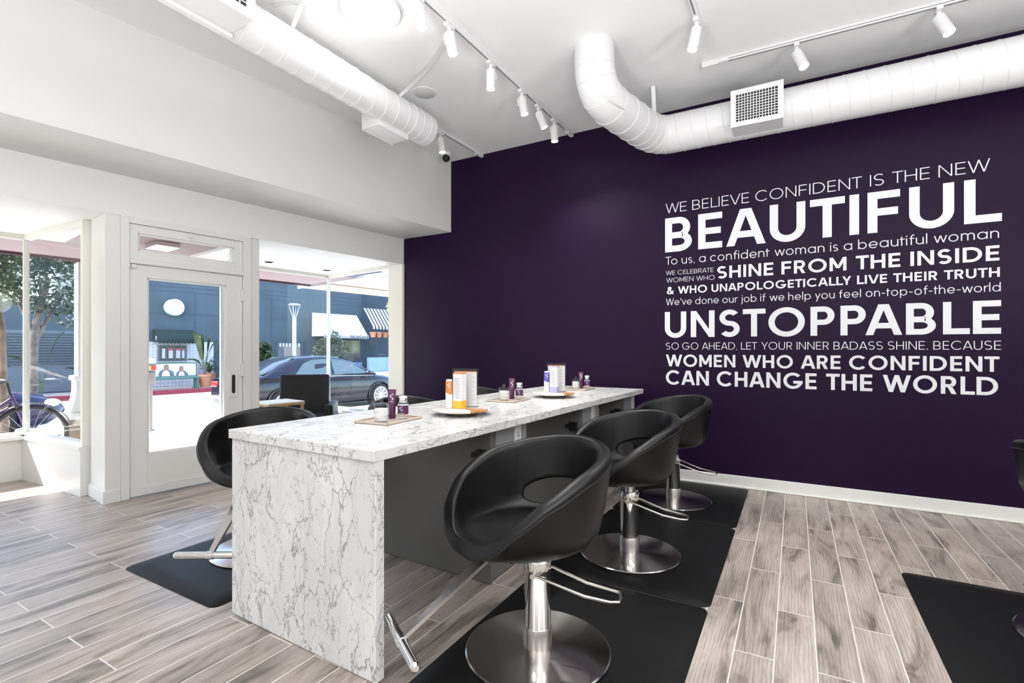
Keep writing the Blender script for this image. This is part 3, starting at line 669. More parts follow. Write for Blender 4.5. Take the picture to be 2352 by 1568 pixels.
# ---- waiting armchair and side table in the right bay
ac = thing('waiting_armchair', 'boxy black armchair with a high square back in the right window bay', 'armchair', (-5.75, 4.43, 0), R(29.7-90+14))
mb = MB(); mb.box(-.02, .62, -.32, .32, .20, .43, .04, 4); mb.build('seat', 'leather2', ac, True)
mb = MB(); bmx = Matrix.Translation((-.05, 0, .42)) @ Matrix.Rotation(R(-9), 4, 'Y'); mb.box(-.075, .075, -.315, .315, -.2, .50, .03, 4, bmx); mb.build('backrest', 'leather2', ac, True)
for sg in (1, -1):
    mb = MB(); mb.box(-.08, .62, sg*.325, sg*.43, .12, .57, .03, 4); mb.build('armrest', 'leather2', ac, True)
for x in (-.02, .56):
    for y in (-.36, .36):
        mb = MB(); mb.cyl((x, y, 0), (x, y, .13), .017, 12, .022); mb.build('leg', 'black', ac, True)
stb = thing('side_table', 'small square side table with white top and oak edge beside the black armchair', 'side table', FW(-1.52, 1.29), FROT)
mb = MB(); mb.box(-.2, .2, -.21, .21, .652, .666, .002); mb.build('tabletop', 'tabletop', stb)
mb = MB(); mb.box(-.202, .202, -.212, .212, .625, .652, .002); mb.build('edge_band', 'oak', stb)
for x in (-.18, .18):
    for y in (-.19, .19): mb = MB(); mb.box(x-.015, x+.015, y-.015, y+.015, 0, .625, .002); mb.build('leg', 'oak', stb)
# ================================================================== ON THE COUNTER
def squiggle(mb, cx, cz, hh, y, wd):
    pts = []
    for k in range(17):
        f = k/16; pts.append((cx+math.sin(f*2.5*PI)*hh*.26, cz-hh/2+hh*f))
    for (x0, z0), (x1, z1) in zip(pts, pts[1:]):
        L = math.hypot(x1-x0, z1-z0); nx, nz = -(z1-z0)/L*wd/2, (x1-x0)/L*wd/2
        mb.poly([(x0+nx, y, z0+nz), (x0-nx, y, z0-nz), (x1-nx, y, z1-nz), (x1+nx, y, z1+nz)])
GF = R(29.68)                     # things on the counter mostly face the seats near the camera
def toiletry_set(cx, cy, where, jar, tube, bot, rz, n_pads=9):
    tr = thing('serving_tray', 'beige lacquer tray '+where, 'tray', (cx, cy, CTOP), rz, 'trays on the counter')
    mb = MB(); w, d = .215, .295
    mb.box(-w/2, w/2, -d/2, d/2, 0.0005, .005, .001, 1); mb.build('tray_floor', 'tray', tr)
    mb = MB()
    for a in ((-w/2, -w/2+.006, -d/2, d/2), (w/2-.006, w/2, -d/2, d/2), (-w/2, w/2, -d/2, -d/2+.006), (-w/2, w/2, d/2-.006, d/2)): mb.box(*a, .0005, .014, .001, 1)
    mb.build('tray_rim', 'tray', tr)
    z = CTOP+.0055
    j = thing('cotton_jar', 'clear glass jar with knobbed lid '+where, 'jar', (*jar, z), 0, 'cotton jars on the counter')
    mb = MB(); mb.lathe([(.0, .001), (.036, .001), (.038, .004), (.038, .088), (.0355, .088), (.0355, .006), (.0, .006)], 40); mb.build('jar_body', 'jar', j, True)
    mb = MB(); mb.lathe([(.0, .0885), (.039, .0885), (.039, .093), (.034, .096), (.0, .098)], 40); lid = mb.build('lid', 'jarlid', j, True)
    mb = MB(); mb.sphere((0, 0, .108), .0115, 16); mb.build('lid_knob', 'jarlid', lid, True)
    for k in range(n_pads):
        mb = MB(); mb.lathe([(.0, 0), (.030, .0), (.0315, .002), (.0315, .0052), (.030, .0068), (.0, .0068)], 28)
        tag(mb.build('cotton_pad', 'cotton', None, True, loc=(jar[0]+.0015*math.sin(k*2.1), jar[1]+.0015*math.cos(k*1.3), z+.0065+k*.0071)), 'round white cotton pad in the jar '+where, 'cotton pad', 'cotton pads in the jar '+where)
    t = thing('lotion_tube', 'plum squeeze tube standing on its cap '+where, 'tube', (*tube, z), GF, 'plum tubes on the counter')
    rows = []
    for f in [k/14 for k in range(15)]:
        zz = .022+.130*f; e = f**1.3; rx = .0195*(1-e)+.0225*e; ry = .0195*(1-e)+.0012*e
        rows.append([Vector((rx*math.cos(2*PI*q/28), ry*math.sin(2*PI*q/28), zz)) for q in range(28)])
    mb = MB(); mb.grid(rows, closev=True, capa=True, capb=True); tb = mb.build('tube_body', 'tube', t, True)
    mb = MB(); mb.box(-.0228, .0228, -.0016, .0016, .150, .158, .0005, 1); mb.build('crimp', 'tube', t)
    mb = MB(); mb.lathe([(.0, 0), (.0195, .0), (.020, .002), (.020, .021), (.0, .021)], 28); mb.build('cap', 'tube', t, True)
    mb = MB(); squiggle(mb, 0, .118, .034, -.0116, .0035); mb.box(-.009, .009, -.0135, -.0128, .091, .0935); mb.build('printed_mark', 'pwhite', t)
    b = thing('cleanser_bottle', 'clear glass bottle with plum label '+where, 'bottle', (*bot, z), GF, 'plum label bottles on the counter')
    mb = MB(); mb.lathe([(.0, .001), (.027, .001), (.0285, .004), (.0285, .083), (.025, .088), (.012, .090), (.012, .094)], 36); mb.build('bottle_body', 'jar', b, True)
    mb = MB(); mb.lathe([(.0289, .024), (.0289, .078)], 36); lb = mb.build('label', 'plum', b, True)
    mb = MB(); mb.lathe([(.0291, .0235), (.0291, .0265)], 36); mb.lathe([(.0291, .0755), (.0291, .0785)], 36); mb.build('label_band', 'pwhite', lb, True)
    mb = MB(); squiggle(mb, -.008, .058, .026, -.0292, .0022); squiggle(mb, -.002, .058, .026, -.0294, .0022); mb.build('printed_mark', 'lilac', lb)
    mb = MB(); mb.box(-.016, .012, -.0297, -.0291, .031, .0335); mb.build('printed_line', 'pwhite', lb)
    mb = MB(); mb.lathe([(.0, .090), (.0215, .090), (.022, .092), (.022, .121), (.020, .1235), (.0, .124)], 30); mb.build('cap', 'silver', b, True)
    mb = MB(); mb.lathe([(.0222, .114), (.0226, .119), (.0205, .1242), (.0, .1247)], 30); mb.build('cap_top', 'fix', b, True)
toiletry_set(-1.888, 1.985, 'at the near end of the counter', (-1.868, 1.905), (-1.915, 2.035), (-1.845, 2.045), R(4))
toiletry_set(-1.848, 3.205, 'between the two turntables on the counter', (-1.865, 3.150), (-1.870, 3.280), (-1.800, 3.270), R(4))
toiletry_set(-1.775, 4.405, 'at the far end of the counter', (-1.800, 4.375), (-1.795, 4.495), (-1.725, 4.475), R(4))
def turntable(cx, cy, where, colour):
    t = thing('turntable', 'round pale marble turntable with acacia wedge '+where, 'turntable', (cx, cy, CTOP), 0, 'turntables on the counter')
    mb = MB(); mb.lathe([(.0, .0005), (.088, .0005), (.092, .004), (.092, .020), (.088, .023), (.0, .023)], 48); mb.build('turntable_base', 'dwood', t, True)
    a0, a1 = R(-38), R(6)
    def disc(b0, b1, name, m, n=56):
        pr = [(.160, .0235), (.170, .027), (.174, .033), (.170, .039), (.163, .0405)]; rows = []
        for k in range(n+1):
            a = b0+(b1-b0)*k/n; rows.append([Vector((r*math.cos(a), r*math.sin(a), z)) for r, z in pr])
        mb = MB(); mb.grid(rows)
        for z, idx, fl in ((.0235, 0, 1), (.0405, -1, 0)):
            for k in range(n): mb.poly([(0, 0, z), rows[k][idx], rows[k+1][idx]])
        bmesh.ops.remove_doubles(mb.bm, verts=mb.bm.verts, dist=1e-5)
        return mb.build(name, m, t, True)
    disc(a1, a0+2*PI, 'marble_plate', 'smarble'); disc(a0, a1, 'wood_wedge', 'acacia', 14)
    return t
turntable(-1.700, 2.385, 'second along the counter, holding an orange spray bottle', 'orange')
turntable(-1.675, 3.615, 'far along the counter, holding a violet spray bottle', 'violet')
ZT = CTOP+.041
def spray(loc, m, lab):
    b = thing('spray_bottle', lab, 'bottle', (*loc, ZT), GF, 'spray bottles on the turntables')
    mb = MB(); mb.lathe([(.0, .0005), (.0195, .0005), (.0205, .003), (.0205, .098), (.0, .098)], 32); mb.build('bottle_body', 'pwhite', b, True)
    rows = []
    for q in range(36):
        a = 2*PI*q/36; zl = .098+.006*math.sin(2*a+.6)
        rows.append([Vector((.0208*math.cos(a), .0208*math.sin(a), z)) for z in (zl-.012, .12, .150)]+[Vector((.018*math.cos(a), .018*math.sin(a), .158)), Vector((.001*math.cos(a), .001*math.sin(a), .161+.0))])
    mb = MB(); mb.grid(rows, closeu=True); cp = mb.build('cap', m, b, True)
    mb = MB(); mb.lathe([(.0185, .1575), (.0165, .1665), (.0, .168)], 32); mb.build('nozzle', 'pwhite', b, True)
    mb = MB(); squiggle(mb, 0, .132, .028, -.0214, .003); mb.build('printed_mark', 'pwhite', b)
def carton(loc, rz, m, lab, w=.058, d=.05, h=.205):
    b = thing('product_carton', lab, 'carton', (*loc, ZT), rz, 'tall cartons on the turntables')
    mb = MB(); mb.box(-w/2, w/2, -d/2, d/2, .0005, h, .0006, 1); mb.build('box', 'pwhite', b)
    mb = MB(); mb.box(-w/2-.0004, w/2+.0004, -d/2-.0004, d/2+.0004, .0008, .045, .0004, 1); mb.build('colour_band', m, b)
    mb = MB()
    for k in range(20):
        z = h-.03-k*.0062; mb.box(-w/2+.006, w/2-.006-.012*((k*7) % 3)/2, -d/2-.0008, -d/2-.0003, z, z+.0022)
    for k in range(16):
        z = h-.035-k*.0072; mb.box(-w/2-.0008, -w/2-.0003, -d/2+.006, d/2-.006-.01*((k*5) % 3)/2, z, z+.0024)
    mb.build('printed_lines', 'ink', b)
    mb = MB(); mb.box(-w/2-.0003, w/2+.0003, -d/2-.0003, d/2+.0003, h-.006, h+.0004, .0003, 1); mb.build('printed_top', 'orange' if m == 'amber' else m, b)
def card(loc, rz, lab, top):
    b = thing('sign_holder', lab, 'sign holder', (*loc, ZT), rz, 'card holders on the turntables')
    mb = MB(); mb.box(-.078, .078, -.0045, -.0025, .0, .228, .0005, 1); mb.box(-.078, .078, .0025, .0045, .0, .228, .0005, 1); mb.box(-.078, .078, -.03, .03, .0005, .003, .0005, 1); mb.build('acrylic_holder', 'acrylic', b)
    mb = MB(); mb.box(-.068, .068, -.0012, .0012, .006, .212); cd = mb.build('card', 'pwhite', b)
    mb = MB(); mb.box(-.068, .068, -.0016, -.0011, .205, .212); mb.build('printed_border', top, cd)
    mb = MB()
    for k in range(28):
        z = .196-k*.0066; mb.box(-.058, .058-.02*((k*11) % 4)/3, -.0016, -.0012, z, z+.0020)
    mb.build('printed_lines', 'ink', cd)
spray((-1.745, 2.325), 'orange', 'white spray bottle with orange top on the nearer turntable')
carton((-1.690, 2.352), GF-R(28), 'amber', 'tall white carton with amber foot on the nearer turntable')
card((-1.700, 2.425), GF-R(8), 'clear upright holder with printed card on the nearer turntable', 'orange')
spray((-1.715, 3.565), 'violet', 'white spray bottle with violet top on the farther turntable')
carton((-1.655, 3.585), GF-R(28), 'lilac', 'tall white carton with lilac foot on the farther turntable')
card((-1.675, 3.665), GF-R(8), 'clear upright holder with printed card on the farther turntable', 'orange')
# ================================================================== CEILING
def helix(mb, p0, p1, r, pitch, rr=.0035, ph=0.0):
    p0 = Vector(p0); p1 = Vector(p1); d = (p1-p0); L = d.length; d.normalize(); x = d.orthogonal().normalized(); y = d.cross(x)
    n = int(L/pitch*28); mb.tube([p0+d*(L*k/n)+(x*math.cos(2*PI*L*k/n/pitch+ph)+y*math.sin(2*PI*L*k/n/pitch+ph))*(r+.0008) for k in range(n+1)], rr, 6)
def band(mb, c, d, r, rr=.005):
    d = Vector(d).normalized(); x = d.orthogonal().normalized(); y = d.cross(x); c = Vector(c)
    mb.tube([c+(x*math.cos(2*PI*k/40)+y*math.sin(2*PI*k/40))*r for k in range(40)], rr, 6, close=True)
def strap(mb, pts, wid, th=.003, wdir=(0, 1, 0)):
    pts = [Vector(p) for p in pts]; rows = []
    for i, p in enumerate(pts):
        t = (pts[min(i+1, len(pts)-1)]-pts[max(i-1, 0)]).normalized(); wv = Vector(wdir); wv = (wv-t*wv.dot(t)).normalized(); nv = t.cross(wv)
        rows.append([p+wv*wid/2+nv*th/2, p-wv*wid/2+nv*th/2, p-wv*wid/2-nv*th/2, p+wv*wid/2-nv*th/2])
    mb.grid(rows, closev=True, capa=True, capb=True)
def smooth_path(P, n=10):
    P = [Vector(p) for p in P]; out = []
    for i in range(len(P)-1):
        a, b, c, d = P[max(i-1, 0)], P[i], P[i+1], P[min(i+2, len(P)-1)]
        for k in range(n):
            t = k/n; out.append(.5*((2*b)+(c-a)*t+(2*a-5*b+4*c-d)*t*t+(3*b-a-3*c+d)*t**3))
    out.append(P[-1]); return out
def register(par, name, m4, w, h, d, nx, ny, fr=.035):
    """box with a grille; local x across, z up, front at y=0 facing -y"""
    mb = MB(); mb.box(-w/2, w/2, .012, d, -h/2, h/2, 0, 1, m4); bx = mb.build(name, 'duct', par)
    mb = MB()
    for a in ((-w/2-.008, -w/2+fr, -h/2-.008, h/2+.008), (w/2-fr, w/2+.008, -h/2-.008, h/2+.008), (-w/2+fr, w/2-fr, -h/2-.008, -h/2+fr), (-w/2+fr, w/2-fr, h/2-fr, h/2+.008)):
        mb.box(a[0], a[1], 0, .012, a[2], a[3], .0015, 1, m4)
    mb.build('grille_frame', 'duct', bx)
    mb = MB(); mb.box(-w/2+fr, w/2-fr, .0105, .0118, -h/2+fr, h/2-fr, 0, 1, m4); mb.build('grille_back', 'dark', bx)
    mb = MB()
    for k in range(1, nx): x = -w/2+fr+(w-2*fr)*k/nx; mb.box(x-.0024, x+.0024, .001, .0105, -h/2+fr, h/2-fr, 0, 1, m4)
    for k in range(1, ny): z = -h/2+fr+(h-2*fr)*k/ny; mb.box(-w/2+fr, w/2-fr, .004, .0105, z-.0022, z+.0022, 0, 1, m4)
    mb.build('grille_bars', 'duct', bx)
# left duct, parallel to the floor boards
LX, LZ, LR_ = -3.06, 3.352, .137
dl = thing('ventilation_duct', 'white round duct under the ceiling beside the bulkhead, on the left', 'duct', (LX, 0, LZ))
mb = MB(); mb.tube([(0, -4.0, 0), (0, 3.70, 0)], LR_, 56); mb.build('duct_pipe', 'duct', dl, True)
mb = MB(); helix(mb, (0, -.2, 0), (0, 3.42, 0), LR_, .135); mb.build('spiral_seam', 'duct', dl, True)
mb = MB(); mb.tube([(0, 3.43, 0), (0, 3.712, 0)], LR_+.004, 56); cp = mb.build('end_cap', 'duct', dl, True)
mb = MB(); band(mb, (0, 3.43, 0), (0, 1, 0), LR_+.004, .004); band(mb, (0, 3.53, 0), (0, 1, 0), LR_+.005, .003); band(mb, (0, 3.63, 0), (0, 1, 0), LR_+.005, .003); mb.build('cap_ridges', 'duct', dl, True)
register(dl, 'register', Matrix.Translation((.31, 1.20, -.005)) @ Matrix.Rotation(R(90), 4, 'Z'), 1.16, .30, .25, 26, 8, .045)
mb = MB(); mb.box(.02, .06, .60, 1.80, -.172, -.150, .002, 1)
mb.build('register_flange', 'duct', dl)
register(dl, 'register', Matrix.Translation((-.19, 3.27, -.09)) @ Matrix.Rotation(R(-90), 4, 'Z'), .36, .19, .20, 12, 6, .03)
mb = MB(); strap(mb, smooth_path([(.76, 3.01, CEIL-LZ-.003), (.60, 3.12, CEIL-LZ-.010), (.40, 3.22, CEIL-LZ-.03), (.22, 3.26, CEIL-LZ-.075), (.10, 3.24, .098)], 6), .03); mb.build('hanger_strap', 'duct', dl)
mb = MB(); strap(mb, [(-.02, 2.12, CEIL-LZ-.004), (.12, 2.16, CEIL-LZ-.008), (.19, 2.19, CEIL-LZ-.02)], .03); strap(mb, [(.25, 2.19, CEIL-LZ-.004), (.19, 2.19, CEIL-LZ-.03), (.10, 2.19, .100)], .03); mb.build('hanger_strap', 'duct', dl)
# right duct along the purple wall
RY, RZ, RR = 4.62, 3.213, .1634
dr = thing('ventilation_duct', 'white round duct with elbow running along the purple wall', 'duct', (0, RY, RZ))
mb = MB(); mb.tube([(-.98, 0, 0), (4.85, 0, 0)], RR, 56); mb.build('duct_pipe', 'duct', dr, True)
mb = MB(); helix(mb, (-.95, 0, 0), (4.8, 0, 0), RR, .125); mb.build('spiral_seam', 'duct', dr, True)
EP = [(-1.336, -.995, CEIL-RZ-.001), (-1.336, -.995, .245), (-1.330, -.975, .13), (-1.315, -.90, .045), (-1.285, -.78, .005), (-1.245, -.60, 0), (-1.20, -.40, 0), (-1.165, -.24, 0), (-1.115, -.10, 0), (-1.04, -.02, 0), (-.97, 0, 0)]
ep = smooth_path(EP, 6)
mb = MB(); mb.tube(ep, .157, 56, caps=False, rad=[.150+.0134*k/(len(ep)-1) for k in range(len(ep))]); mb.build('elbow', 'duct', dr, True)
mb = MB()
for i in (3, 8, 12, 18, 24, 30, 35, 40, 44, 48, 52, 56):
    p = ep[i]; d = ep[min(i+1, len(ep)-1)]-ep[i-1]; band(mb, p, d, .151+.0134*i/(len(ep)-1), .0035)
mb.build('elbow_ridges', 'duct', dr, True)
mb = MB()
side = []
for i in range(6, 26, 2):
    p = ep[i]; d = (ep[i+1]-ep[i-1]).normalized(); n = Vector((.35, -.9, -.25)); n = (n-d*n.dot(d)).normalized(); side.append(p+n*.158)
strap(mb, side, .028, .004, (1, .3, 0)); mb.build('elbow_strap', 'duct', dr)
register(dr, 'register', Matrix.Translation((-.264, -.27, -.016)), .36, .28, .24, 14, 10, .032)
mb = MB(); strap(mb, [(-1.087, -.20, CEIL-RZ-.004), (-1.09, -.19, CEIL-RZ-.008), (-1.10, -.10, .155), (-1.11, -.07, .150)], .035, .003, (1, 0, 0)); mb.build('hanger_strap', 'duct', dr)
# ---- track lights
def track(name, a, b, label, block):
    a = Vector(a); b = Vector(b); L = (b-a).length; rot = math.atan2(b.y-a.y, b.x-a.x)
    t = thing(name, label, 'light track', (a.x, a.y, CEIL), rot, 'ceiling light tracks')
    mb = MB(); mb.box(0, L, -.0175, .0175, -.033, -.0005, .002, 1); mb.build('rail', 'fix', t)
    mb = MB(); mb.box(.02, L-.2 if block else L-.02, -.006, .006, -.0336, -.0329); mb.box(.02, L-.2 if block else L-.02, .0176, .0181, -.024, -.018); mb.build('contact_slot', 'grey_gap', t)
    mb = MB(); mb.box(L-.13, L, -.020, .020, -.042, -.0005, .002, 1); mb.build('end_feed', 'fix', t)
    return t
track('light_track', (-2.155, .6), (-2.09, 4.975), 'long white light track across the middle of the ceiling with six spots', True)
track('light_track', (-3.335, .6), (-3.245, 4.975), 'white light track beside the left duct, ending at the purple wall', True)
track('light_track', (3.6, 4.37), (-.66, 4.285), 'white light track on the ceiling in front of the right duct', True)
track('light_track', (-.62, .8), (-.595, 3.78), 'short white light track ending near the duct elbow', True)
def spot(x, y, tx, ty, label, L=.155, r=.036, en=None):
    t = thing('track_spot', label, 'spotlight', (x, y, CEIL-.034), 0, 'white track spotlights')
    mb = MB(); mb.box(-.018, .018, -.045, .045, -.026, -.0005, .003, 1); mb.build('adapter', 'fix', t)
    d = Vector((tx, ty, -1)).normalized(); a = Vector((0, 0, -.062)); sd = d.cross(Vector((0, 1, 0))).normalized()
    mb = MB(); mb.cyl((0, 0, -.020), (0, 0, -.070), .014, 16); mb.build('stem', 'fix', t, True)
    q = Vector((0, 0, 1)).rotation_difference(d); m4 = Matrix.Translation(a) @ q.to_matrix().to_4x4()
    mb = MB(); mb.lathe([(.0, 0), (r-.004, 0), (r, .003), (r, L), (r-.004, L), (r-.004, L-.006)], 36, m4); hd = mb.build('lamp_head', 'fix', t, True)
    mb = MB(); mb.lathe([(.0, L-.006), (r-.004, L-.006), (r-.004, L-.004), (.0, L-.0035)], 36, m4); mb.build('lens', 'lens', hd)
    mb = MB(); mb.box(r-.002, r+.010, -.012, .012, .01, .075, .003, 1, m4); mb.build('driver', 'fix', hd)
    p = Vector((x, y, CEIL-.034))+a+d*(L+.012)
    s = light('spot_lamp', 'SPOT', p, SPOT_E if en is None else en, (1, .985, .965), spot_size=R(95), spot_blend=.7, shadow_soft_size=.03)
    s.rotation_euler = d.to_track_quat('-Z', 'Y').to_euler()
RV = Vector((math.cos(R(29.68)), math.sin(R(29.68)), 0)); FV = Vector((-math.sin(R(29.68)), math.cos(R(29.68)), 0))
def tl(a, b): v = RV*a+FV*b; return v.x, v.y
for k, (y, a, b, s) in enumerate([(2.50, .18, -.05, 'first'), (2.829, .18, -.05, 'second'), (3.367, .0, -.02, 'third'), (3.873, .16, -.05, 'fourth'), (4.188, .42, .05, 'fifth'), (4.527, .05, 0, 'sixth and nearest the purple wall')]):
    x = -2.155+.065*(y-.6)/4.375; spot(x, y, *tl(a, b), 'white track spot on the middle track, '+s+' from the camera')
spot(-3.335+.09*(4.19-.6)/4.375, 4.19, *tl(.15, -.05), 'white track spot beside the end of the left duct, nearer the security camera')
spot(-3.335+.09*(3.93-.6)/4.375, 3.93, *tl(.12, -.05), 'white track spot mostly hidden behind the end of the left duct')
spot(.01, 4.31, *tl(.14, -.45), 'white track spot on the right track, left of the two')
spot(.84, 4.327, *tl(.12, -.45), 'white track spot on the right track, right of the two')
spot(-.596, 3.64, *tl(-.22, -.05), 'white track spot at the end of the short track near the duct elbow')
# ---- flush light, speaker, camera
t = thing('flush_ceiling_light', 'round flush ceiling light glowing white between left duct and middle track', 'ceiling light', (-2.52, 2.47, CEIL))
mb = MB(); mb.lathe([(.0, -.045), (.14, -.044), (.185, -.034), (.19, -.02)], 56); mb.build('diffuser', 'glow', t, True)
mb = MB(); mb.lathe([(.19, -.022), (.20, -.020), (.20, -.0005), (.0, -.0005)], 56); mb.build('base_ring', 'fix', t, True)
light('flush_lamp', 'POINT', (-2.52, 2.47, CEIL-.12), FLUSH_P, (1, .98, .95), shadow_soft_size=.1)
t = thing('ceiling_speaker', 'round white ceiling speaker between the left duct and the middle track', 'speaker', (-2.924, 3.526, CEIL))
mb = MB(); mb.lathe([(.0, -.008), (.092, -.008), (.095, -.006)], 48); mb.build('speaker_grille', bump(mat('speaker_mesh', (.62, .62, .62), .6), 300, .6), t, True)
mb = MB(); mb.lathe([(.095, -.006), (.108, -.006), (.112, -.0005), (.0, -.0005)], 48); mb.build('trim_ring', 'fix', t, True)
t = thing('security_camera', 'small white dome camera with black lens in the ceiling corner', 'security camera', (-3.60, 4.74, CEIL))
mb = MB(); mb.lathe([(.048, -.050), (.060, -.042), (.064, -.012), (.058, -.0005), (.0, -.0005)], 36); mb.build('camera_base', 'fix', t, True)
mb = MB(); mb.sphere((.005, -.012, -.062), .050, 28); bl = mb.build('camera_ball', 'fix', t, True)
dv = Vector((.55, -.72, -.42)).normalized(); q = Vector((0, 0, 1)).rotation_difference(dv); m4 = Matrix.Translation((.005, -.012, -.062)) @ q.to_matrix().to_4x4()
mb = MB(); mb.lathe([(.044, .0285), (.040, .036), (.030, .045), (.016, .051), (.0, .053)], 32, m4); mb.build('camera_lens', 'black', bl, True)
# ================================================================== STREET (facade frame, u along the street, w away from the shop)
def fthing(name, label, cat, u, w, z=0.0, group=None, rot=FROT, kind=None): return thing(name, label, cat, FW(u, w, z), rot, group, kind)
# in a facade-frame thing local x = towards the shop (-w), local y = along the street (u)
M['walk'] = vary(mat('pale_pavement', (.5, .49, .47), .85), 3, (.52, .51, .49), (.62, .61, .59))
M['road'] = vary(mat('pale_asphalt', (.4, .4, .4), .9), 2, (.36, .36, .35), (.46, .455, .45))
M['walk2'] = vary(mat('grey_pavement', (.35, .33, .31), .85), 3, (.30, .28, .26), (.38, .36, .34))
M['redcurb'] = mat('red_curb_paint', (.22, .02, .035), .7)
M['blue'] = vary(mat('blue_stucco', (.15, .24, .36), .85), 1.2, (.038, .058, .074), (.046, .069, .088))
M['groove'] = mat('dark_joint', (.035, .055, .085), .9)
M['louvre'] = mat('slate_louvre', (.055, .075, .095), .6)
def tile_mat():
    m = mat('white_wall_tile', (.7, .7, .75), .25); n, l, b = N(m)
    tc = n.new('ShaderNodeTexCoord'); sp = n.new('ShaderNodeSeparateXYZ'); cv = n.new('ShaderNodeCombineXYZ'); l.new(tc.outputs['Object'], sp.inputs[0]); l.new(sp.outputs['Y'], cv.inputs[0]); l.new(sp.outputs['Z'], cv.inputs[1])
    k = n.new('ShaderNodeTexBrick'); k.offset = 0; k.inputs['Scale'].default_value = 1; k.inputs['Brick Width'].default_value = .12; k.inputs['Row Height'].default_value = .12; k.inputs['Mortar Size'].default_value = .007
    k.inputs['Color1'].default_value = (.42, .42, .48, 1); k.inputs['Color2'].default_value = (.48, .48, .54, 1); k.inputs['Mortar'].default_value = (.24, .24, .29, 1)
    l.new(cv.outputs[0], k.inputs['Vector']); l.new(k.outputs['Color'], b.inputs['Base Color']); return m
M['tile'] = tile_mat()
M['green'] = mat('dark_green_canvas', (.002, .014, .0125), .8)
M['greenm'] = mat('green_metal', (.01, .10, .07), .5)
M['canvas'] = mat('white_canvas', (.48, .50, .55), .85)
M['stripe'] = mat('dark_stripe', (.05, .055, .06), .8)
M['wframe'] = mat('slate_window_frame', (.09, .11, .13), .5)
M['wdark'] = mat('dark_interior', (.03, .035, .04), .25)
M['terra'] = mat('terracotta', (.38, .16, .09), .8)
M['leaf'] = vary(mat('green_leaves', (.06, .10, .04), .6), 3, (.016, .032, .010), (.055, .085, .035))
M['leaf2'] = vary(mat('olive_leaves', (.12, .16, .09), .6), 3, (.035, .05, .025), (.10, .125, .07))
M['leaf3'] = vary(mat('pale_leaves', (.3, .32, .2), .6), 3, (.14, .16, .08), (.36, .36, .24))
M['bark'] = vary(mat('tree_bark', (.12, .09, .07), .9), 8, (.08, .06, .05), (.18, .14, .11))
M['lampw'] = mat('white_lamp_post', (.30, .32, .38), .5)
M['navy'] = mat('navy_car_paint', (.004, .004, .010), .2, spec=.4, coat=.35)
M['bluep'] = mat('blue_violet_car_paint', (.014, .011, .050), .2, spec=.4, coat=.35)
M['tyre'] = mat('tyre_rubber', (.015, .015, .016), .8)
M['alloy'] = mat('alloy_wheel', (.55, .55, .56), .3, 1.0)
M['headl'] = mat('headlamp_glass', (.7, .72, .75), .1)
M['redl'] = mat('red_tail_lamp', (.5, .02, .02), .2)
M['bikep'] = mat('violet_bike_paint', (.05, .018, .085), .35)
M['canopy'] = mat('pink_stucco_soffit', (.30, .225, .24), .85)
M['fascia'] = mat('dark_purple_fascia', (.06, .025, .04), .7)
M['tan'] = mat('tan_awning_underside', (.55, .42, .33), .85)
M['pebble'] = vary(mat('pebble_dash', (.3, .25, .24), .9), 160, (.07, .055, .055), (.24, .20, .19), detail=2)
M['whstone'] = mat('white_cast_stone', (.46, .46, .45), .7)
M['brownp'] = mat('brown_bin', (.10, .06, .05), .6)
M['patio'] = vary(mat('blue_patio_boards', (.18, .28, .40), .7), 6, (.15, .25, .36), (.22, .33, .46), (1, 14, .2))
M['skin'] = mat('poster_skin', (.22, .12, .09), .8); M['poster'] = mat('poster_paper', (.50, .48, .60), .6); M['shirt'] = mat('poster_shirt', (.72, .74, .80), .7); M['jacket'] = mat('poster_jacket', (.09, .10, .13), .7)
M['redn'] = mat('red_notice', (.5, .05, .05), .6); M['mint'] = mat('mint_rim', (.45, .68, .60), .5)
M['yellow'] = mat('yellow_sticker', (.65, .45, .08), .5); M['meterg'] = mat('parking_meter_grey', (.22, .20, .19), .5)
# ---- ground
struct(fobj(fpoly([(-16, .845), (14, .845), (14, 5.35), (-16, 5.35)], -.14, -.045), 'ground_sidewalk', 'walk'), 'pale sidewalk in front of the shop')
struct(fobj(fpoly([(-30, 5.35), (40, 5.35), (40, 15.4), (-30, 15.4)], -.40, -.30), 'ground_road', 'road'), 'sunlit pale road')
struct(fobj(fpoly([(-30, 15.55), (40, 15.55), (40, 20), (-30, 20)], -.40, -.15), 'ground_far_sidewalk', 'walk2'), 'grey sidewalk across the road')
struct(fobj(fpoly([(-30, 15.4), (40, 15.4), (40, 15.55), (-30, 15.55)], -.40, -.148), 'ground_curb', 'redcurb'), 'red painted curb across the road')
# ---- own canopy and neighbour's
cv = fthing('entrance_canopy', 'flat pinkish canopy over the sidewalk with dark purple edge', 'canopy', 0, 0, 0)
fobj(fpoly([(-3.15, .965), (-1.98, .965), (-1.98, 2.57), (.42, 2.57), (.42, 3.9), (-14, 3.9), (-14, 2.57), (-3.15, 2.57)], 2.42, 2.62), 'canopy_soffit', 'canopy', cv)
mb = MB(); fbox(mb, -14, .44, 3.9, 3.94, 2.385, 2.9, .004); fobj(mb, 'canopy_fascia', 'fascia', cv)
ncv = fthing('neighbour_canopy', 'tan and white awning of the shop next door seen through the right bay', 'canopy', 0, 0, 0)
fobj(fpoly([(.47, 3.5), (9, 3.5), (9, 4.35), (.47, 4.35)], 2.40, 2.44), 'awning_underside', 'tan', ncv)
fobj(fpoly([(.47, 1.2), (9, 1.2), (9, 3.49), (.47, 3.49)], 2.42, 2.46), 'awning_back', 'whstone', ncv)
fobj(fpoly([(.45, 3.4), (.47, 3.4), (.47, 4.36), (.45, 4.36)], 2.38, 2.52), 'awning_end', 'whstone', ncv)
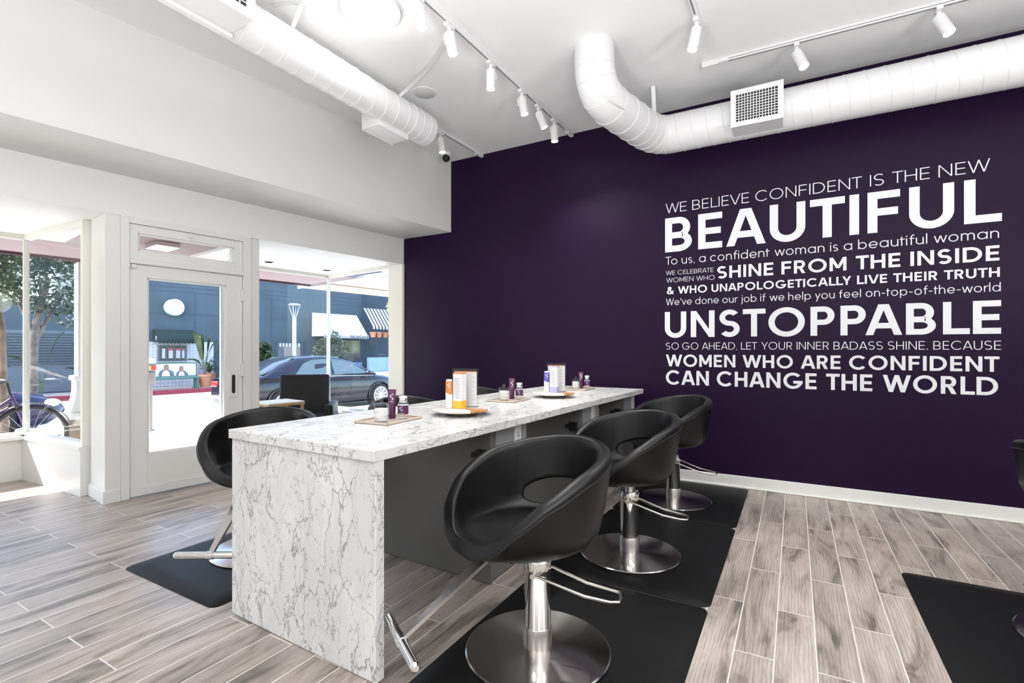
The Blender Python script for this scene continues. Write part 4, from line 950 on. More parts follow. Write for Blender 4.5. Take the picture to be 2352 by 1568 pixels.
t = fthing('canopy_light', 'square white light panel under the entrance canopy, seen through the transom', 'light', -2.44, 2.0, 2.42)
mb = MB(); mb.box(-.17, .17, -.115, .115, -.05, -.0005, .004, 1); mb.build('light_housing', 'nickel', t)
mb = MB(); mb.box(-.155, .155, -.10, .10, -.0515, -.0505); mb.build('light_panel', 'led', t)
# ---- mirrored lettering on the left display window
lt = fthing('window_lettering', 'faint dark lettering on the left window, seen reversed from inside', 'window lettering', 0, 2.458)
ps, W_ = text_polys('TEGR', .09, .30); mb = MB()
for p in ps: mb.poly([Vector((0, -3.485-x*.052, 1.665+y*.055)) for x, y in p])
mb.build('letters', mat('grey_film', (.20, .22, .24), .6), lt)
# ---- building across the road
bd = fthing('street_building', 'long blue stucco building across the road with joint lines', 'building', 0, 17.0, 0)
mb = MB(); mb.box(-6, 0, .40, 11.05, -.15, 5.6); mb.build('facade_wall', 'blue', bd)
mb = MB(); mb.box(-6, -1.2, 11.05, 22, -.15, 5.6); mb.build('recessed_wall', 'blue', bd)
mb = MB(); mb.box(-6, -.02, -4.6, .40, -.15, 2.72); mb.box(-6, -.02, -24, -4.6, -.15, 5.6); lw = mb.build('side_wing', 'blue', bd)  # second box: tall unseen block, added against sky reflection in the panes
mb = MB()
for k in range(12): z = .80+k*.085; mb.box(-.010, .05, -4.5, .30, z, z+.040, 0, 1)
mb.build('louvre', 'louvre', lw)
mb = MB(); mb.box(-.019, -.012, -4.5, .30, -.1, 1.85); mb.build('louvre_back', 'wframe', lw)
mb = MB()
for z in (3.425, 3.60, 3.78, 4.1): mb.box(-.01, .006, .42, 11.05, z-.013, z+.013)
mb.box(-.01, .006, .42, 11.05, 2.575, 2.60); mb.box(-.01, .006, 4.1, 8.7, 1.575, 1.60)
for y in (.55, 3.42, 6.41, 8.74): mb.box(-.01, .006, y-.012, y+.012, 1.50, 3.425)
mb.box(-.01, .006, 6.40, 6.424, -.1, 1.55)
mb.build('joint_lines', 'groove', bd)
mb = MB(); mb.box(-.01, .02, 1.0, 4.08, -.15, 1.53); mb.build('tiled_wall', 'tile', bd)
fr = MB(); fr.box(.02, .06, 2.18, 3.13, .80, 1.40, .006, 1); fr = fr.build('service_window', 'wframe', bd)
mb = MB(); mb.box(.055, .068, 2.24, 3.06, .86, 1.36); mb.build('window_pane', 'wdark', fr)
mb = MB()
for y in (2.45, 2.71, 2.93): mb.box(.06, .078, y-.015, y+.015, .85, 1.37)
mb.build('glazing_bars', 'wframe', fr)
mb = MB(); mb.box(.02, .12, 2.14, 3.17, .775, .80, .004, 1); mb.build('window_ledge', 'whstone', fr)
mb = MB()
for y, w_ in ((2.36, .10), (2.59, .14), (2.83, .14), (3.0, .08)):
    mb.box(.0685, .070, y-w_/2, y+w_/2, .92, 1.28)
mb.build('posted_menu', 'poster', fr)
mb = MB()
for y, w_ in ((2.59, .13), (2.83, .13), (3.0, .07)): mb.box(.0702, .0712, y-w_/2, y+w_/2, 1.21, 1.27)
mb.build('posted_red_band', 'redn', fr)
mb = MB(); mb.box(.02, .03, 1.75, 1.87, .84, 1.10); mb.build('red_notice', 'redn', bd)
# doorway with scalloped valance
dw = MB(); dw.box(-.01, .05, 6.60, 6.68, -.15, 1.60); dw.box(-.01, .05, 7.76, 7.86, -.15, 1.60); dw.box(-.01, .05, 6.60, 7.86, 1.56, 1.64); dw = dw.build('doorway_frame', 'blue', bd)
mb = MB(); mb.box(-.01, .012, 6.68, 7.76, -.15, 1.56); mb.build('doorway_opening', 'wframe', dw)
mb = MB(); mb.box(.012, .02, 6.95, 7.72, -.15, 1.4); mb.build('grey_shutter', 'meterg', dw)
mb = MB()
for k in range(7): y = 6.74+k*.145; mb.box(.02, .04, y, y+.085, 1.36, 1.52, .02, 2)
mb.build('scalloped_valance', 'canvas', dw)
# window below the white awning, brick base
w3 = MB(); w3.box(-.01, .05, 9.15, 11.0, .62, 1.75); w3 = w3.build('shop_window_frame', 'blue', bd)
mb = MB(); mb.box(.05, .056, 9.25, 10.9, .72, 1.7); mb.build('shop_window_pane', 'wdark', w3)
mb = MB()
for k in range(13): y = 9.9+k*.075; mb.box(.056, .066, y, y+.045, 1.05, 1.68)
mb.build('net_curtain', 'leaf3', w3)
mb = MB(); mb.box(-.01, .10, 8.75, 11.0, -.15, .60, .01, 1); mb.build('brick_base', 'patio', bd)
# ---- round sign (plain)
sg = fthing('round_wall_sign', 'round white sign with mint rim on the blue wall above the green awning', 'sign', 2.685, 17.0, 2.815)
mR = Matrix.Rotation(R(90), 4, 'Y')
mb = MB(); mb.lathe([(.0, .002), (.305, .002), (.305, .22), (.27, .24), (.0, .24)], 48, mR); mb.build('sign_body', 'mint', sg, True)
mb = MB(); mb.lathe([(.0, .241), (.245, .241), (.235, .25), (.0, .25)], 48, mR); mb.build('sign_face', 'canvas', sg, True)
# ---- awnings
def awning(name, label, u0, u1, w_wall, z0, zt, proj, m, curved=False, val=.10):
    t = fthing(name, label, 'awning', (u0+u1)/2, w_wall, 0); hw = (u1-u0)/2; pts = []
    n = 10 if curved else 1
    for k in range(n+1):
        if curved: a = PI/2*k/n; pts.append((proj*math.sin(a)**.9, zt-(zt-z0)*(1-math.cos(a))))
        else: pts.append((.02+(proj-.02)*k/n, zt+(z0-zt)*k/n))
    mb = MB(); mb.grid([[Vector((x, -hw, z)) for x, z in pts], [Vector((x, hw, z)) for x, z in pts]]); 
    for sgn in (-1, 1): mb.poly([Vector((x, sgn*hw, z)) for x, z in pts]+[Vector((.0, sgn*hw, z0))])
    mb.build('awning_canopy', m, t)
    mb = MB(); nsc = max(6, int((u1-u0)/.11)); st = (u1-u0)/nsc
    for k in range(nsc):
        y0 = -hw+k*st; pp = [(y0, z0), (y0+st, z0), (y0+st, z0-val*.55), (y0+st*.75, z0-val*.92), (y0+st*.5, z0-val), (y0+st*.25, z0-val*.92), (y0, z0-val*.55)]
        mb.grid([[Vector((pts[-1][0]-.004, a, b)) for a, b in pp], [Vector((pts[-1][0]+.004, a, b)) for a, b in pp]], closev=True, capa=True, capb=True)
    mb.build('valance', m, t)
    return t, hw, pts
ga, ghw, _ = awning('green_awning', 'dark green curved awning over the service window across the road', 2.03, 3.30, 16.97, 1.53, 1.98, .55, 'green', True, .07)
mb = MB(); mb.box(.30, .40, -ghw-.004, -ghw-.001, 1.66, 1.72); mb.box(.28, .42, -ghw-.004, -ghw-.001, 1.60, 1.63); mb.build('awning_emblem', 'canvas', ga)
wa, whw, _ = awning('white_awning', 'white slanted awning with black lettering across the road', 8.3, 10.72, 17.0, 1.85, 2.95, 1.0, 'canvas', False, .09)
mb = MB()
for k in (.25, .5, .75): y = -whw+2*whw*k; mb.tube([(.025, y, 2.957), (1.005, y, 1.857)], .008, 4)
mb.build('awning_seams', 'whstone', wa)
sl = Vector((-.98, 0, 1.10)).normalized()
ps, W_ = text_polys('PALIHOUSE', .21, .16); k = 1.04/W_; mb = MB()
for p in ps: mb.poly([Vector((1.0+.006, .16+(x*k), 1.775+y*.14)) for x, y in p])
mb.build('awning_lettering', 'stripe', wa)
mb = MB(); mb.box(.985, 1.004, -whw, whw, 1.77, 1.93); mb.build('awning_front_band', 'canvas', wa)
sa = fthing('striped_awning', 'black and white striped awning right of the white awning across the road', 'awning', 0, 17.0)
for nm, m_, o_ in (('white_stripes', 'canvas', 0), ('dark_stripes', 'stripe', 1)):
    mb = MB()
    for k in range(o_, 44, 2):
        y = 10.75+k*.10; mb.grid([[Vector((.55, y, 3.30)), Vector((.55, y+.10, 3.30))], [Vector((1.3, y, 2.36)), Vector((1.3, y+.10, 2.36))], [Vector((1.3, y, 2.24)), Vector((1.3, y+.10, 2.24))]])
    mb.build(nm, m_, sa)
mb = MB(); mb.box(.985, 1.015, 10.75, 15.1, 2.241, 2.262); mb.build('hanging_rail', 'stripe', sa)
# ---- hanging pots, patio wall, parked white car reflection
for k, u in enumerate((10.98, 11.33, 11.70, 12.08)):
    t = fthing('hanging_pot', 'terracotta pot hanging under the striped awning, %s' % ('leftmost', 'second from left', 'third from left', 'rightmost')[k], 'plant pot', u, 16.0, 1.84, 'hanging pots under the striped awning')
    mb = MB(); mb.lathe([(.0, 0), (.11, 0), (.15, .2), (.17, .2), (.17, .26), (.0, .26)], 18); mb.build('pot', 'terra', t, True)
    mb = MB(); mb.cyl((0, 0, .26), (0, 0, .4005), .006, 6); mb.build('hanger', 'black', t)
pw = fthing('patio_wall', 'low blue patio wall on a white patterned plinth below the striped awning', 'wall', 10.5, 15.75, -.15)
mb = MB(); mb.box(-.10, .10, 0, 8, .32, 1.0); mb.build('boards', 'patio', pw)
mb = MB(); mb.box(-.14, .14, -.05, 8, 0, .30); mb.build('plinth', vary(mat('patterned_tile', (.6, .6, .6), .6), 40, (.3, .32, .34), (.75, .76, .78), lo=.45, hi=.55, detail=0), pw)
bn = fthing('planter_box', 'dark brown planter box with terracotta pot beside the patio wall', 'planter', 9.82, 15.9, -.15)
mb = MB(); mb.box(-.2, .2, -.35, .30, 0, .62, .02, 2); mb.build('box', 'brownp', bn)
mb = MB(); mb.lathe([(.0, 0), (.12, 0), (.16, .34), (.0, .34)], 18, cx=.05, cy=.48); mb.build('pot', 'terra', bn, True)
# ---- plants
rnd = random.Random(5)
def leafcloud(mb, c, rad, n, size, el=2.2):
    c = Vector(c)
    for _ in range(n):
        while True:
            v = Vector((rnd.uniform(-1, 1), rnd.uniform(-1, 1), rnd.uniform(-1, 1)))
            if v.length < 1: break
        v = v.normalized()*v.length**.55
        p = c+Vector((v.x*rad[0], v.y*rad[1], v.z*rad[2])); a = Vector((rnd.gauss(0, 1), rnd.gauss(0, 1), rnd.gauss(0, .7))).normalized(); b = a.cross(Vector((rnd.gauss(0, 1), rnd.gauss(0, 1), rnd.gauss(0, 1)))).normalized()
        s = size*rnd.uniform(.6, 1.3); nn = a.cross(b)
        mb.poly([p-a*s*el/2, p+b*s/2+nn*s*.12, p+a*s*el/2, p-b*s/2+nn*s*.12])
def tree(name, label, u, w, z0, trunk, clouds, m, n, size, group=None, rt=.09):
    t = fthing(name, label, 'tree', u, w, z0, group)
    mb = MB()
    for pts, r in trunk: mb.tube(smooth_path(pts, 5), r, 10, rad=[r*(1-.5*k/((len(pts)-1)*5)) for k in range((len(pts)-1)*5+1)])
    mb.build('trunk', 'bark', t, True)
    mb = MB(); tot = sum(c[1][0]*c[1][1]*c[1][2] for c in clouds)
    for c, r in clouds: leafcloud(mb, c, r, int(n*r[0]*r[1]*r[2]/tot), size)
    cr = mb.build('foliage', m, t, recalc=False)
    return t
tree('street_tree', 'leafy street tree right of the corner mullion in the left window', -2.36, 9.3, -.30,
     [([(0, 0, 0), (0, .02, 1.0), (.02, .06, 2.0), (0, .25, 3.0)], .10), ([(0, .04, 1.7), (0, .25, 2.2), (-.1, .5, 2.7)], .05), ([(0, .03, 1.9), (.05, -.2, 2.5)], .045)],
     [((0, .30, 2.95), (.7, .75, .70)), ((-.2, .62, 2.45), (.5, .38, .45)), ((.1, -.25, 3.1), (.6, .55, .7)), ((0, .2, 3.8), (.9, 1.0, .7))], 'leaf', 4200, .055, 'street trees by the road')
tree('street_tree', 'leafy street tree at the left edge of the photo in the left window', -3.31, 5.0, -.05,
     [([(0, .02, 0), (0, .0, 1.2), (.02, -.02, 1.75), (0, -.15, 2.3)], .06)],
     [((0, -.12, 2.12), (.4, .27, .32)), ((0, .14, 2.45), (.4, .22, .30)), ((0, -.1, 2.75), (.4, .45, .35))], 'leaf', 2600, .034, 'street trees by the road')
tree('topiary_tree', 'small round-headed tree in front of the blue wall beside the doorway', 5.69, 16.2, -.15, [([(0, 0, 0), (0, 0, .5), (0, .01, 1.0)], .025)], [((0, 0, 1.28), (.28, .33, .42))], 'leaf', 420, .10)
tree('olive_tree', 'airy olive tree in front of the white awning', 8.45, 15.65, -.15, [([(0, 0, 0), (0, .03, .7), (0, .0, 1.4)], .04)], [((0, .0, 1.42), (.28, .9, .55)), ((0, .1, 1.95), (.25, .4, .3)), ((0, -.55, 1.05), (.25, .4, .35))], 'leaf2', 1500, .055)
tree('street_tree', 'pale flowering tree above the striped awning at the window post', 11.75, 15.2, -.30, [([(0, 0, 0), (.2, .2, 2), (.3, .3, 4)], .08)], [((.4, -.05, 3.6), (.5, .75, .65)), ((.4, .5, 2.9), (.4, .5, .5)), ((.4, .6, 4.3), (.6, .9, .7))], 'leaf3', 2600, .085, 'street trees by the road')
def bigleaf(mb, base, tip, wid, droop=.15):
    base = Vector(base); tip = Vector(tip); d = tip-base; sd = d.cross(Vector((0, 0, 1)))
    sd = sd.normalized() if sd.length > 1e-4 else Vector((0, 1, 0)); rows = []
    for k in range(9):
        f = k/8; p = base+d*f+Vector((0, 0, droop*math.sin(PI*f)*d.length)); hw = wid*math.sin(PI*min(.98, .06+f*.93))**.7/2
        rows.append([p-sd*hw+Vector((0, 0, hw*.5)), p, p+sd*hw+Vector((0, 0, hw*.5))])
    mb.grid(rows)
def banana(label, u, w, z, leaves, pot, group):
    t = fthing('potted_banana_plant', label, 'potted plant', u, w, z, group)
    if pot: mb = MB(); mb.lathe([(.0, 0), (.15, 0), (.20, .40), (.22, .40), (.22, .46), (.0, .46)], 20); mb.build('pot', 'terra', t, True)
    zb = .44 if pot else 0
    mb = MB()
    for (x, y, z1), _, _ in leaves: mb.tube(smooth_path([(0, 0, zb), (x*.3, y*.3, zb+(z1-zb)*.55), (x, y, z1)], 4), .016, 6)
    mb.build('stem', 'leaf2', t, True)
    mb = MB()
    for b, tp, wd in leaves: bigleaf(mb, b, tp, wd)
    mb.build('leaf_blades', 'leaf', t, recalc=False)
banana('tall broad-leaved plant in a terracotta pot right of the bus bench', 3.36, 15.95, -.15,
       [((0, -.10, 1.0), (.1, -.42, 2.05), .34), ((0, -.05, 1.05), (0, -.12, 2.0), .30), ((0, .12, 1.2), (.1, .42, 1.72), .30), ((0, -.15, .85), (.05, -.62, 1.0), .26), ((.05, .15, .95), (.1, .35, .82), .22), ((0, .3, 1.1), (0, .75, 1.45), .13), ((0, .1, 1.3), (0, .2, 1.9), .24)], True, 'broad-leaved plants across the road')
t = fthing('potted_plant', 'spiky low plant in a terracotta pot right of the tall broad-leaved plant', 'potted plant', 3.78, 16.62, -.15)
mb = MB(); mb.lathe([(.0, 0), (.18, 0), (.22, .44), (.24, .44), (.24, .50), (.0, .50)], 20); mb.build('pot', 'terra', t, True)
mb = MB()
for k in range(22): a = 2*PI*k/22; e = rnd.uniform(.3, 1.1); bigleaf(mb, (0, 0, .5), (math.cos(a)*.32*math.cos(e)*1.2, math.sin(a)*.42*math.cos(e)*1.2, .5+.5*math.sin(e)), .05, .12)
mb.build('leaf_blades', 'leaf', t, recalc=False)
banana('broad-leaved plant in front of the dark louvres, seen right of the left mullion', -1.10, 15.95, -.15, [((0, -.1, .9), (0, -.25, 1.75), .42), ((0, .1, .9), (.1, .5, 1.95), .3), ((0, -.2, .8), (0, -.8, 1.2), .28), ((0, .1, .7), (0, .35, .5), .3)], False, 'broad-leaved plants across the road')
banana('broad-leaved plant beside the pebble pillar in front of the dark louvres', -.02, 16.3, -.15, [((0, -.1, .9), (0, -.35, 1.6), .3), ((0, .1, .9), (.1, .2, 1.75), .3), ((0, .1, .7), (0, .6, 1.2), .3), ((0, -.1, .6), (0, -.5, .8), .25)], False, 'broad-leaved plants across the road')
banana('broad-leaved plant low behind the parked blue car at the left edge', -2.45, 16.0, -.15, [((0, -.1, .8), (0, -.5, 1.4), .4), ((0, .1, .8), (.1, .4, 1.35), .35), ((0, .1, .6), (0, .7, .9), .3)], False, 'broad-leaved plants across the road')
# ---- street lamp, bench, meter
sl_ = fthing('street_lamp', 'white street lamp with a flared head in front of the blue wall', 'street lamp', 6.89, 16.0, -.15)
mb = MB(); mb.lathe([(.0, 0), (.10, 0), (.10, .1), (.085, .12), (.085, 2.75), (.0, 2.75)], 20); mb.build('pole', 'lampw', sl_, True)
mb = MB()
for k in range(4): a = PI/4+k*PI/2; mb.tube([(.05*math.cos(a), .05*math.sin(a), 2.74), (.22*math.cos(a), .22*math.sin(a), 3.28)], .022, 8)
mb.build('lamp_arms', 'lampw', sl_, True)
mb = MB(); mb.lathe([(.0, 3.27), (.24, 3.27), (.27, 3.30), (.18, 3.36), (.0, 3.38)], 28); mb.build('lamp_head', 'lampw', sl_, True)
bb = fthing('bus_bench', 'green metal bus bench with a poster of two people on its back', 'bench', 2.02, 16.0, -.15)
mb = MB(); mb.box(.0, .42, -1.15, 1.10, .36, .40, .005, 1); mb.build('seat', 'greenm', bb)
for y in (-1.0, .98):
    mb = MB(); mb.box(.16, .24, y-.05, y+.05, 0.001, .36, .004, 1); mb.box(.02, .40, y-.06, y+.06, .001, .03, .004, 1); mb.build('leg', 'greenm', bb)
mb = MB(); mb.box(-.04, .0, -1.15, 1.10, .42, .92, .006, 1); bk = mb.build('backrest', 'greenm', bb)
mb = MB(); mb.box(.0, .004, -1.11, 1.06, .45, .89); po = mb.build('poster', 'poster', bk)
def flat(mb, pts, x): mb.poly([Vector((x, y, z)) for y, z in pts])
def ell(cy, cz, ry, rz, n=18): return [(cy+ry*math.cos(2*PI*k/n), cz+rz*math.sin(2*PI*k/n)) for k in range(n)]
mb = MB(); flat(mb, [(-.12, .455), (-.10, .60), (.0, .69), (.20, .69), (.34, .60), (.37, .455)], .0055); flat(mb, [(.42, .455), (.44, .57), (.52, .64), (.68, .64), (.78, .56), (.82, .455)], .0057); mb.build('poster_jackets', 'jacket', po)
mb = MB(); flat(mb, [(-.02, .455), (.02, .62), (.12, .67), (.20, .62), (.24, .455)], .0062); flat(mb, [(.50, .455), (.53, .58), (.60, .62), (.66, .58), (.70, .455)], .0064); mb.build('poster_shirts', 'shirt', po)
mb = MB(); flat(mb, ell(.12, .77, .085, .105), .0068); flat(mb, ell(.585, .71, .075, .095), .007); mb.build('poster_heads', 'skin', po)
mb = MB()
for z, y0, y1 in ((.70, -.85, -.42), (.62, -.85, -.30), (.53, -.85, -.55)):
    for k in range(5): y = y0+(y1-y0)*k/5; mb.box(.0045, .0055, y, y+(y1-y0)/5*.7, z, z+.045)
mb.build('poster_print', 'canvas', po)
t = fthing('bus_bench', 'green bus bench end showing right of the potted plants', 'bench', 4.62, 15.85, -.15)
mb = MB(); mb.box(.0, .42, -.70, .65, .36, .40, .005, 1); mb.build('seat', 'greenm', t)
mb = MB(); mb.box(-.04, .0, -.70, .65, .42, .92, .006, 1); mb.build('backrest', 'greenm', t)
for y in (-.6, .55): mb = MB(); mb.box(.16, .24, y-.05, y+.05, .001, .36, .004, 1); mb.build('leg', 'greenm', t)
t = fthing('globe_lamp', 'white globe lamp on a thin post behind the tall potted plant', 'lamp', 3.30, 16.32, -.15)
mb = MB(); mb.cyl((0, 0, 0), (0, 0, 1.74), .02, 10); mb.build('post', 'meterg', t, True)
mb = MB(); mb.sphere((0, 0, 1.82), .085, 16); mb.build('globe', 'canvas', t, True)
pm = fthing('parking_meter', 'grey parking meter with clear dome on the sidewalk, left in the door glass', 'parking meter', -1.62, 5.1, -.045)
mb = MB(); mb.lathe([(.06, 0), (.06, .02), (.032, .03), (.030, .78), (.0, .78)], 20); mb.build('pole', 'meterg', pm, True)
mb = MB(); mb.box(-.05, .05, -.065, .065, .76, .95, .02, 3); mb.build('meter_body', 'meterg', pm, True)
mb = MB(); mb.box(-.045, .045, -.075, .075, .95, 1.08, .02, 3); mb.build('meter_head', 'meterg', pm, True)
mb = MB(); mb.lathe([(.075, 1.08), (.072, 1.12), (.05, 1.16), (.0, 1.175)], 24); mb.build('dome', 'headl', pm, True)
mb = MB(); mb.box(.046, .048, -.06, -.005, .98, 1.04); mb.build('yellow_sticker', 'yellow', pm)
mb = MB(); mb.box(.046, .048, .005, .06, .98, 1.05); mb.build('red_sticker', 'redn', pm)
# ---- pebble pillar with flared white base
pl = fthing('pebble_pillar', 'pebble-dash pillar with white edge and flared white base outside the left window', 'pillar', -2.56, 4.6, -.045)
mb = MB(); mb.box(-.10, .10, -.05, .40, .95, 2.50); mb.build('shaft', 'pebble', pl)
mb = MB(); mb.box(-.105, .105, -.075, -.05, .95, 2.50); mb.build('edge_band', 'whstone', pl)
rows = []
for w_, z in ((.10, .88), (.10, .75), (.115, .62), (.17, .46), (.17, .44)): rows.append([Vector((x*1.0, y, z)) for x, y in ((.10+w_*.3, -w_), (.10+w_*.3, .40), (-.10-w_*.3, .40), (-.10-w_*.3, -w_))])
mb = MB(); mb.grid(rows, closev=True, capa=True, capb=True); mb.box(-.13, .13, -.13, .42, .88, .95, .01, 2); mb.box(-.19, .19, -.22, .44, .36, .44, .01, 2); mb.build('flared_base', 'whstone', pl)
mb = MB(); mb.box(-.17, .17, -.20, .43, 0.001, .36); mb.build('plinth', vary(mat('brown_plinth', (.3, .22, .17), .8), 6, (.15, .11, .085), (.21, .155, .12)), pl)
mb = MB(); mb.box(.1005, .104, .02, .12, 1.38, 1.68); mb.build('notice', 'canvas', pl)
# ---- cars (nose towards +u)
def car(name, label, u, w, z, paint, L, Hh, Wd, arch_f, arch_r, group=None):
    t = fthing(name, label, 'car', u, w, z, group)        # origin: middle of the car on the road; local y forward
    hl = L/2
    st = [(-hl, .42, .62, .70), (-hl+.05, .28, .88, .80), (-hl+.35, .22, .96, .86), (-hl+.9, .20, .98, .90), (-.6, .18, .965, .92), (.5, .18, .93, .92), (hl-1.25, .18, .90, .91), (hl-.7, .20, .82, .89), (hl-.25, .24, .70, .82), (hl-.04, .34, .56, .70), (hl, .40, .50, .66)]
    k = Hh/1.43; hw = Wd/2; rows = []
    for y, zb, zt, f in st:
        zb, zt = zb*k, zt*k; b = hw*f/.92
        sec = [(b*.80, zb), (b*.97, zb+.06), (b, zb+(zt-zb)*.45), (b*.985, zt-.10), (b*.94, zt-.02), (b*.75, zt+.02), (b*.3, zt+.035)]
        sec = sec+[(-x, zz) for x, zz in reversed(sec)]
        rows.append([Vector((x, y, zz)) for x, zz in sec])
    mb = MB(); mb.grid(rows, closev=True, capa=True, capb=True); body = mb.build('body', paint, t, True, ang=50)
    # cabin
    gs = [(-hl+.50, .97, .60), (-hl+1.0, 1.25, .60), (-hl+1.45, 1.395, .595), (-.30, 1.43, .60), (.25, 1.40, .60), (.75, 1.22, .60), (hl-1.12, .93, .60)]
    rows = []
    for y, zt, f in gs:
        zt *= k; zb = .92*k; b0 = hw*.94; b1 = hw*(.94-.27*min(1, (zt-zb)/.45))
        sec = [(b0, zb), (b0-(b0-b1)*.55, zb+(zt-zb)*.6), (b1, zt-.035), (b1*.85, zt), (b1*.3, zt+.012)]
        sec = sec+[(-x, zz) for x, zz in reversed(sec)]; rows.append([Vector((x, y, zz)) for x, zz in sec])
    mb = MB(); mb.grid(rows, closev=True, capa=True, capb=True); mb.build('cabin', paint, t, True, ang=50)
    def side(sg, pts, name, m, par, d=.006):
        mb = MB(); out = []
        for y, zz in pts:
            zt = None
            for (ya, za, _), (yb, zb_, _) in zip(gs, gs[1:]):
                if ya <= y <= yb: zt = (za+(zb_-za)*(y-ya)/(yb-ya))*k
            zb = .92*k; b0 = hw*.94; b1 = hw*(.94-.27*min(1, (zt-zb)/.45)); h = max(.02, zt-zb); f = (zz*k-zb)/h
            x = b0-(b0-b1)*.55*f/.6 if f < .6 else b0-(b0-b1)*(.55+.45*(f-.6)/.4*.92)
            out.append(Vector((sg*(x+d), y, zz*k)))
        mb.poly(out); return mb.build(name, m, par)
    for sg in (1, -1):
        side(sg, [(-hl+1.25, .955), (-hl+1.55, 1.25), (-hl+1.80, 1.335), (-.12, 1.355), (-.12, .955)], 'side_window', 'carglass', t)
        side(sg, [(-.04, .955), (-.04, 1.355), (.28, 1.315), (.62, 1.19), (.98, .97), (.98, .955)], 'side_window', 'carglass', t)
        tr = [(-hl+1.15, .945), (-hl+1.50, 1.27), (-hl+1.78, 1.36), (-.1, 1.38), (.30, 1.34), (.66, 1.205), (1.02, .97)]
    # front and rear screens
    def screen(ya, yb, name):
        (y0, z0), (y1, z1) = ya, yb; mb = MB(); b0 = hw*.80; b1 = hw*.60; dn = Vector((0, z1-z0, -(y1-y0))).normalized()
        if dn.z < 0: dn = -dn
        q = [Vector((-b0, y0, z0*k)), Vector((b0, y0, z0*k)), Vector((b1, y1, z1*k)), Vector((-b1, y1, z1*k))]; mb.poly([p+dn*.014 for p in q]); mb.build(name, 'carglass', t)
    screen((hl-1.16, .955), (.30, 1.385), 'windscreen'); screen((-hl+.54, .99), (-hl+1.42, 1.385), 'rear_window')
    for yy, tag_ in ((arch_f, 'f'), (arch_r, 'r')):
        for sg in (1, -1):
            mm = Matrix.Translation((sg*(hw-.10), yy, .325)) @ Matrix.Rotation(R(90)*sg, 4, 'Y')
            mb = MB(); mb.lathe([(.0, -.14), (.30, -.14), (.325, -.12), (.325, .09), (.30, .115), (.235, .115)], 40, mm); wh = mb.build('wheel', 'tyre', t, True)
            mb = MB(); mb.lathe([(.235, .118), (.225, .120), (.205, .10), (.0, .085)], 40, mm)
            rim = mb.build('rim', 'meterg', wh, True)
            mb = MB()
            for q in range(10):
                a = 2*PI*q/10; mb.box(.03, .215, -.016, .016, .10, .125, .004, 1, mm @ Matrix.Rotation(a, 4, 'Z'))
            mb.lathe([(.0, .128), (.05, .128), (.05, .10), (.0, .10)], 20, mm); mb.lathe([(.236, .116), (.236, .124), (.215, .124), (.215, .116)], 40, mm); mb.build('spokes', 'alloy', wh)
            mb = MB(); mb.tube([Vector((sg*(hw*1.0+.004), yy+.37*math.cos(a), .325+.37*math.sin(a))) for a in [R(-10+200*q/24) for q in range(25)]], .022, 8); mb.build('wheel_arch', 'black', body, True)
    for sg in (1, -1):
        mb = MB(); mb.sphere((sg*(hw+.06), .93, .97*k), .085, 14, .7); mb.build('door_mirror', paint, t, True)
        mb = MB(); mb.sphere((sg*hw*.78, hl-.20, .62*k), .13, 14, .55); mb.build('headlamp', 'headl', t, True)
        mb = MB(); mb.box(sg*hw*.60-.16, sg*hw*.60+.16, -hl+.0, -hl+.14, .70*k, .84*k, .03, 3); mb.build('tail_lamp', 'redl', t, True)
        mb = MB()
        for yy in (.30, -.75): mb.box(sg*(hw*.985)-.012, sg*(hw*.985)+.012, yy-.10, yy+.06, .80*k, .825*k, .004, 1)
        mb.build('door_handle', paint, t)
        mb = MB(); mb.tube([(sg*(hw*.985+.006), -hl+.9, .925*k), (sg*(hw*.985+.012), 0, .915*k), (sg*(hw*.985+.006), hl-1.25, .885*k)], .008, 6); mb.build('chrome_strip', 'alloy', t, True)
    mb = MB(); mb.tube([(0, -hl+1.42, 1.40*k), (0, -hl+1.36, 1.62*k)], .006, 6); mb.build('antenna', 'black', t)
    return t
car('sedan_car', 'dark navy sedan parked outside the right window bay', 3.03, 7.9, -.34, 'navy', 4.75, 1.43, 1.80, 1.36, -1.42)
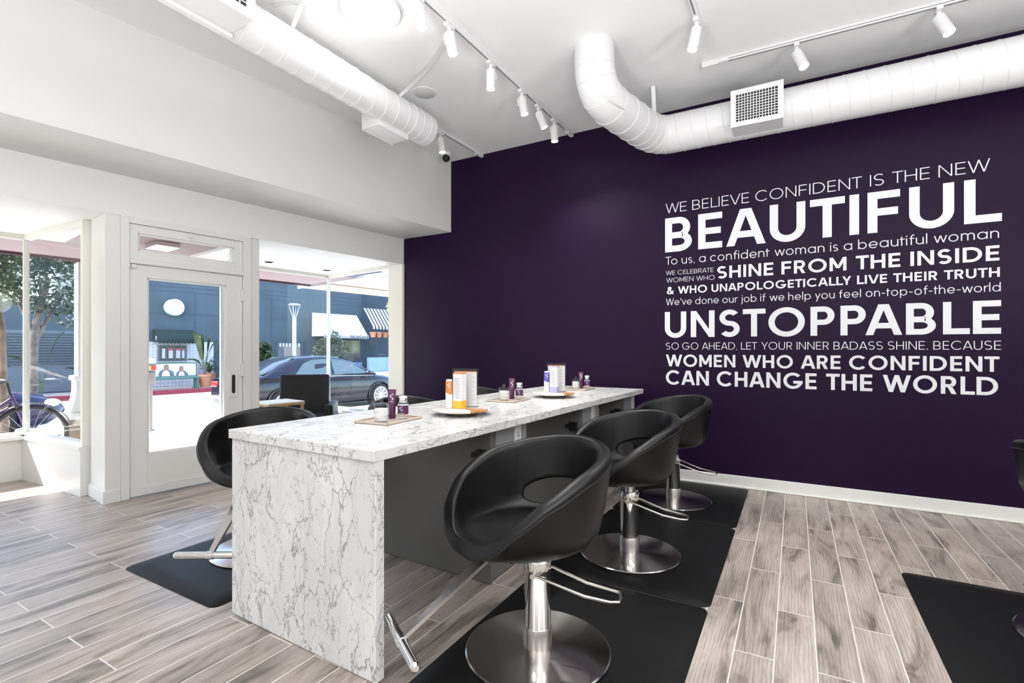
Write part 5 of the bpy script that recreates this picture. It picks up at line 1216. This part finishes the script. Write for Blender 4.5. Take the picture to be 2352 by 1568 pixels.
car('sedan_car', 'blue-violet car parked outside the left window, nose to the right', -4.60, 7.55, -.22, 'bluep', 4.6, 1.36, 1.76, 1.35, -1.40)
# ---- bicycle in front of the left window
bi = fthing('bicycle', 'violet bicycle with upright handlebar on the sidewalk outside the left window', 'bicycle', -3.34, 3.35, -.045)
def wheel(y):
    mb = MB(); mb.tube([(0, y+.315*math.cos(2*PI*k/48), .345+.315*math.sin(2*PI*k/48)) for k in range(48)], .024, 10, close=True); wh = mb.build('wheel', 'tyre', bi, True)
    mb = MB()
    for k in range(20): a = 2*PI*k/20; mb.tube([(.015*(-1)**k, y, .345), (0, y+.30*math.cos(a), .345+.30*math.sin(a))], .0016, 4)
    mb.cyl((-.04, y, .345), (.04, y, .345), .02, 12); mb.build('spokes', 'alloy', wh)
    mb = MB(); rows = []
    for k in range(17):
        a = R(10+160*k/16); rows.append([(-.035, y+.355*math.cos(a), .345+.355*math.sin(a)), (0, y+.365*math.cos(a), .345+.365*math.sin(a)), (.035, y+.355*math.cos(a), .345+.355*math.sin(a))])
    mb.grid(rows); mb.build('mudguard', 'tyre', bi, True)
wheel(.05); wheel(-1.02)
mb = MB()
for p in ([(0, .05, .345), (0, -.10, .80)], [(0, -.10, .76), (0, -.55, .38), (0, -.62, .34)], [(0, -.60, .34), (0, -.76, .86)], [(0, -1.02, .345), (0, -.60, .34)], [(0, -1.02, .345), (0, -.72, .74)], [(0, -.12, .66), (0, -.50, .42), (0, -.70, .66)]): mb.tube(p, .019, 10)
mb.build('frame', 'bikep', bi, True)
mb = MB(); mb.tube(smooth_path([(0, -.10, .78), (0, -.13, .93), (0, -.13, .95)], 4), .014, 8); mb.tube(smooth_path([(-.30, -.32, .92), (-.26, -.18, .97), (0, -.12, .95), (.26, -.18, .97), (.30, -.32, .92)], 5), .012, 8); mb.build('handlebar', 'black', bi, True)
mb = MB(); mb.sphere((0, -.80, .92), .11, 16, .5); mb.build('saddle', 'black', bi, True)
mb = MB(); mb.tube([(.03, -.70, .30), (.14, -.76, .01)], .009, 6); mb.build('kickstand', 'black', bi)
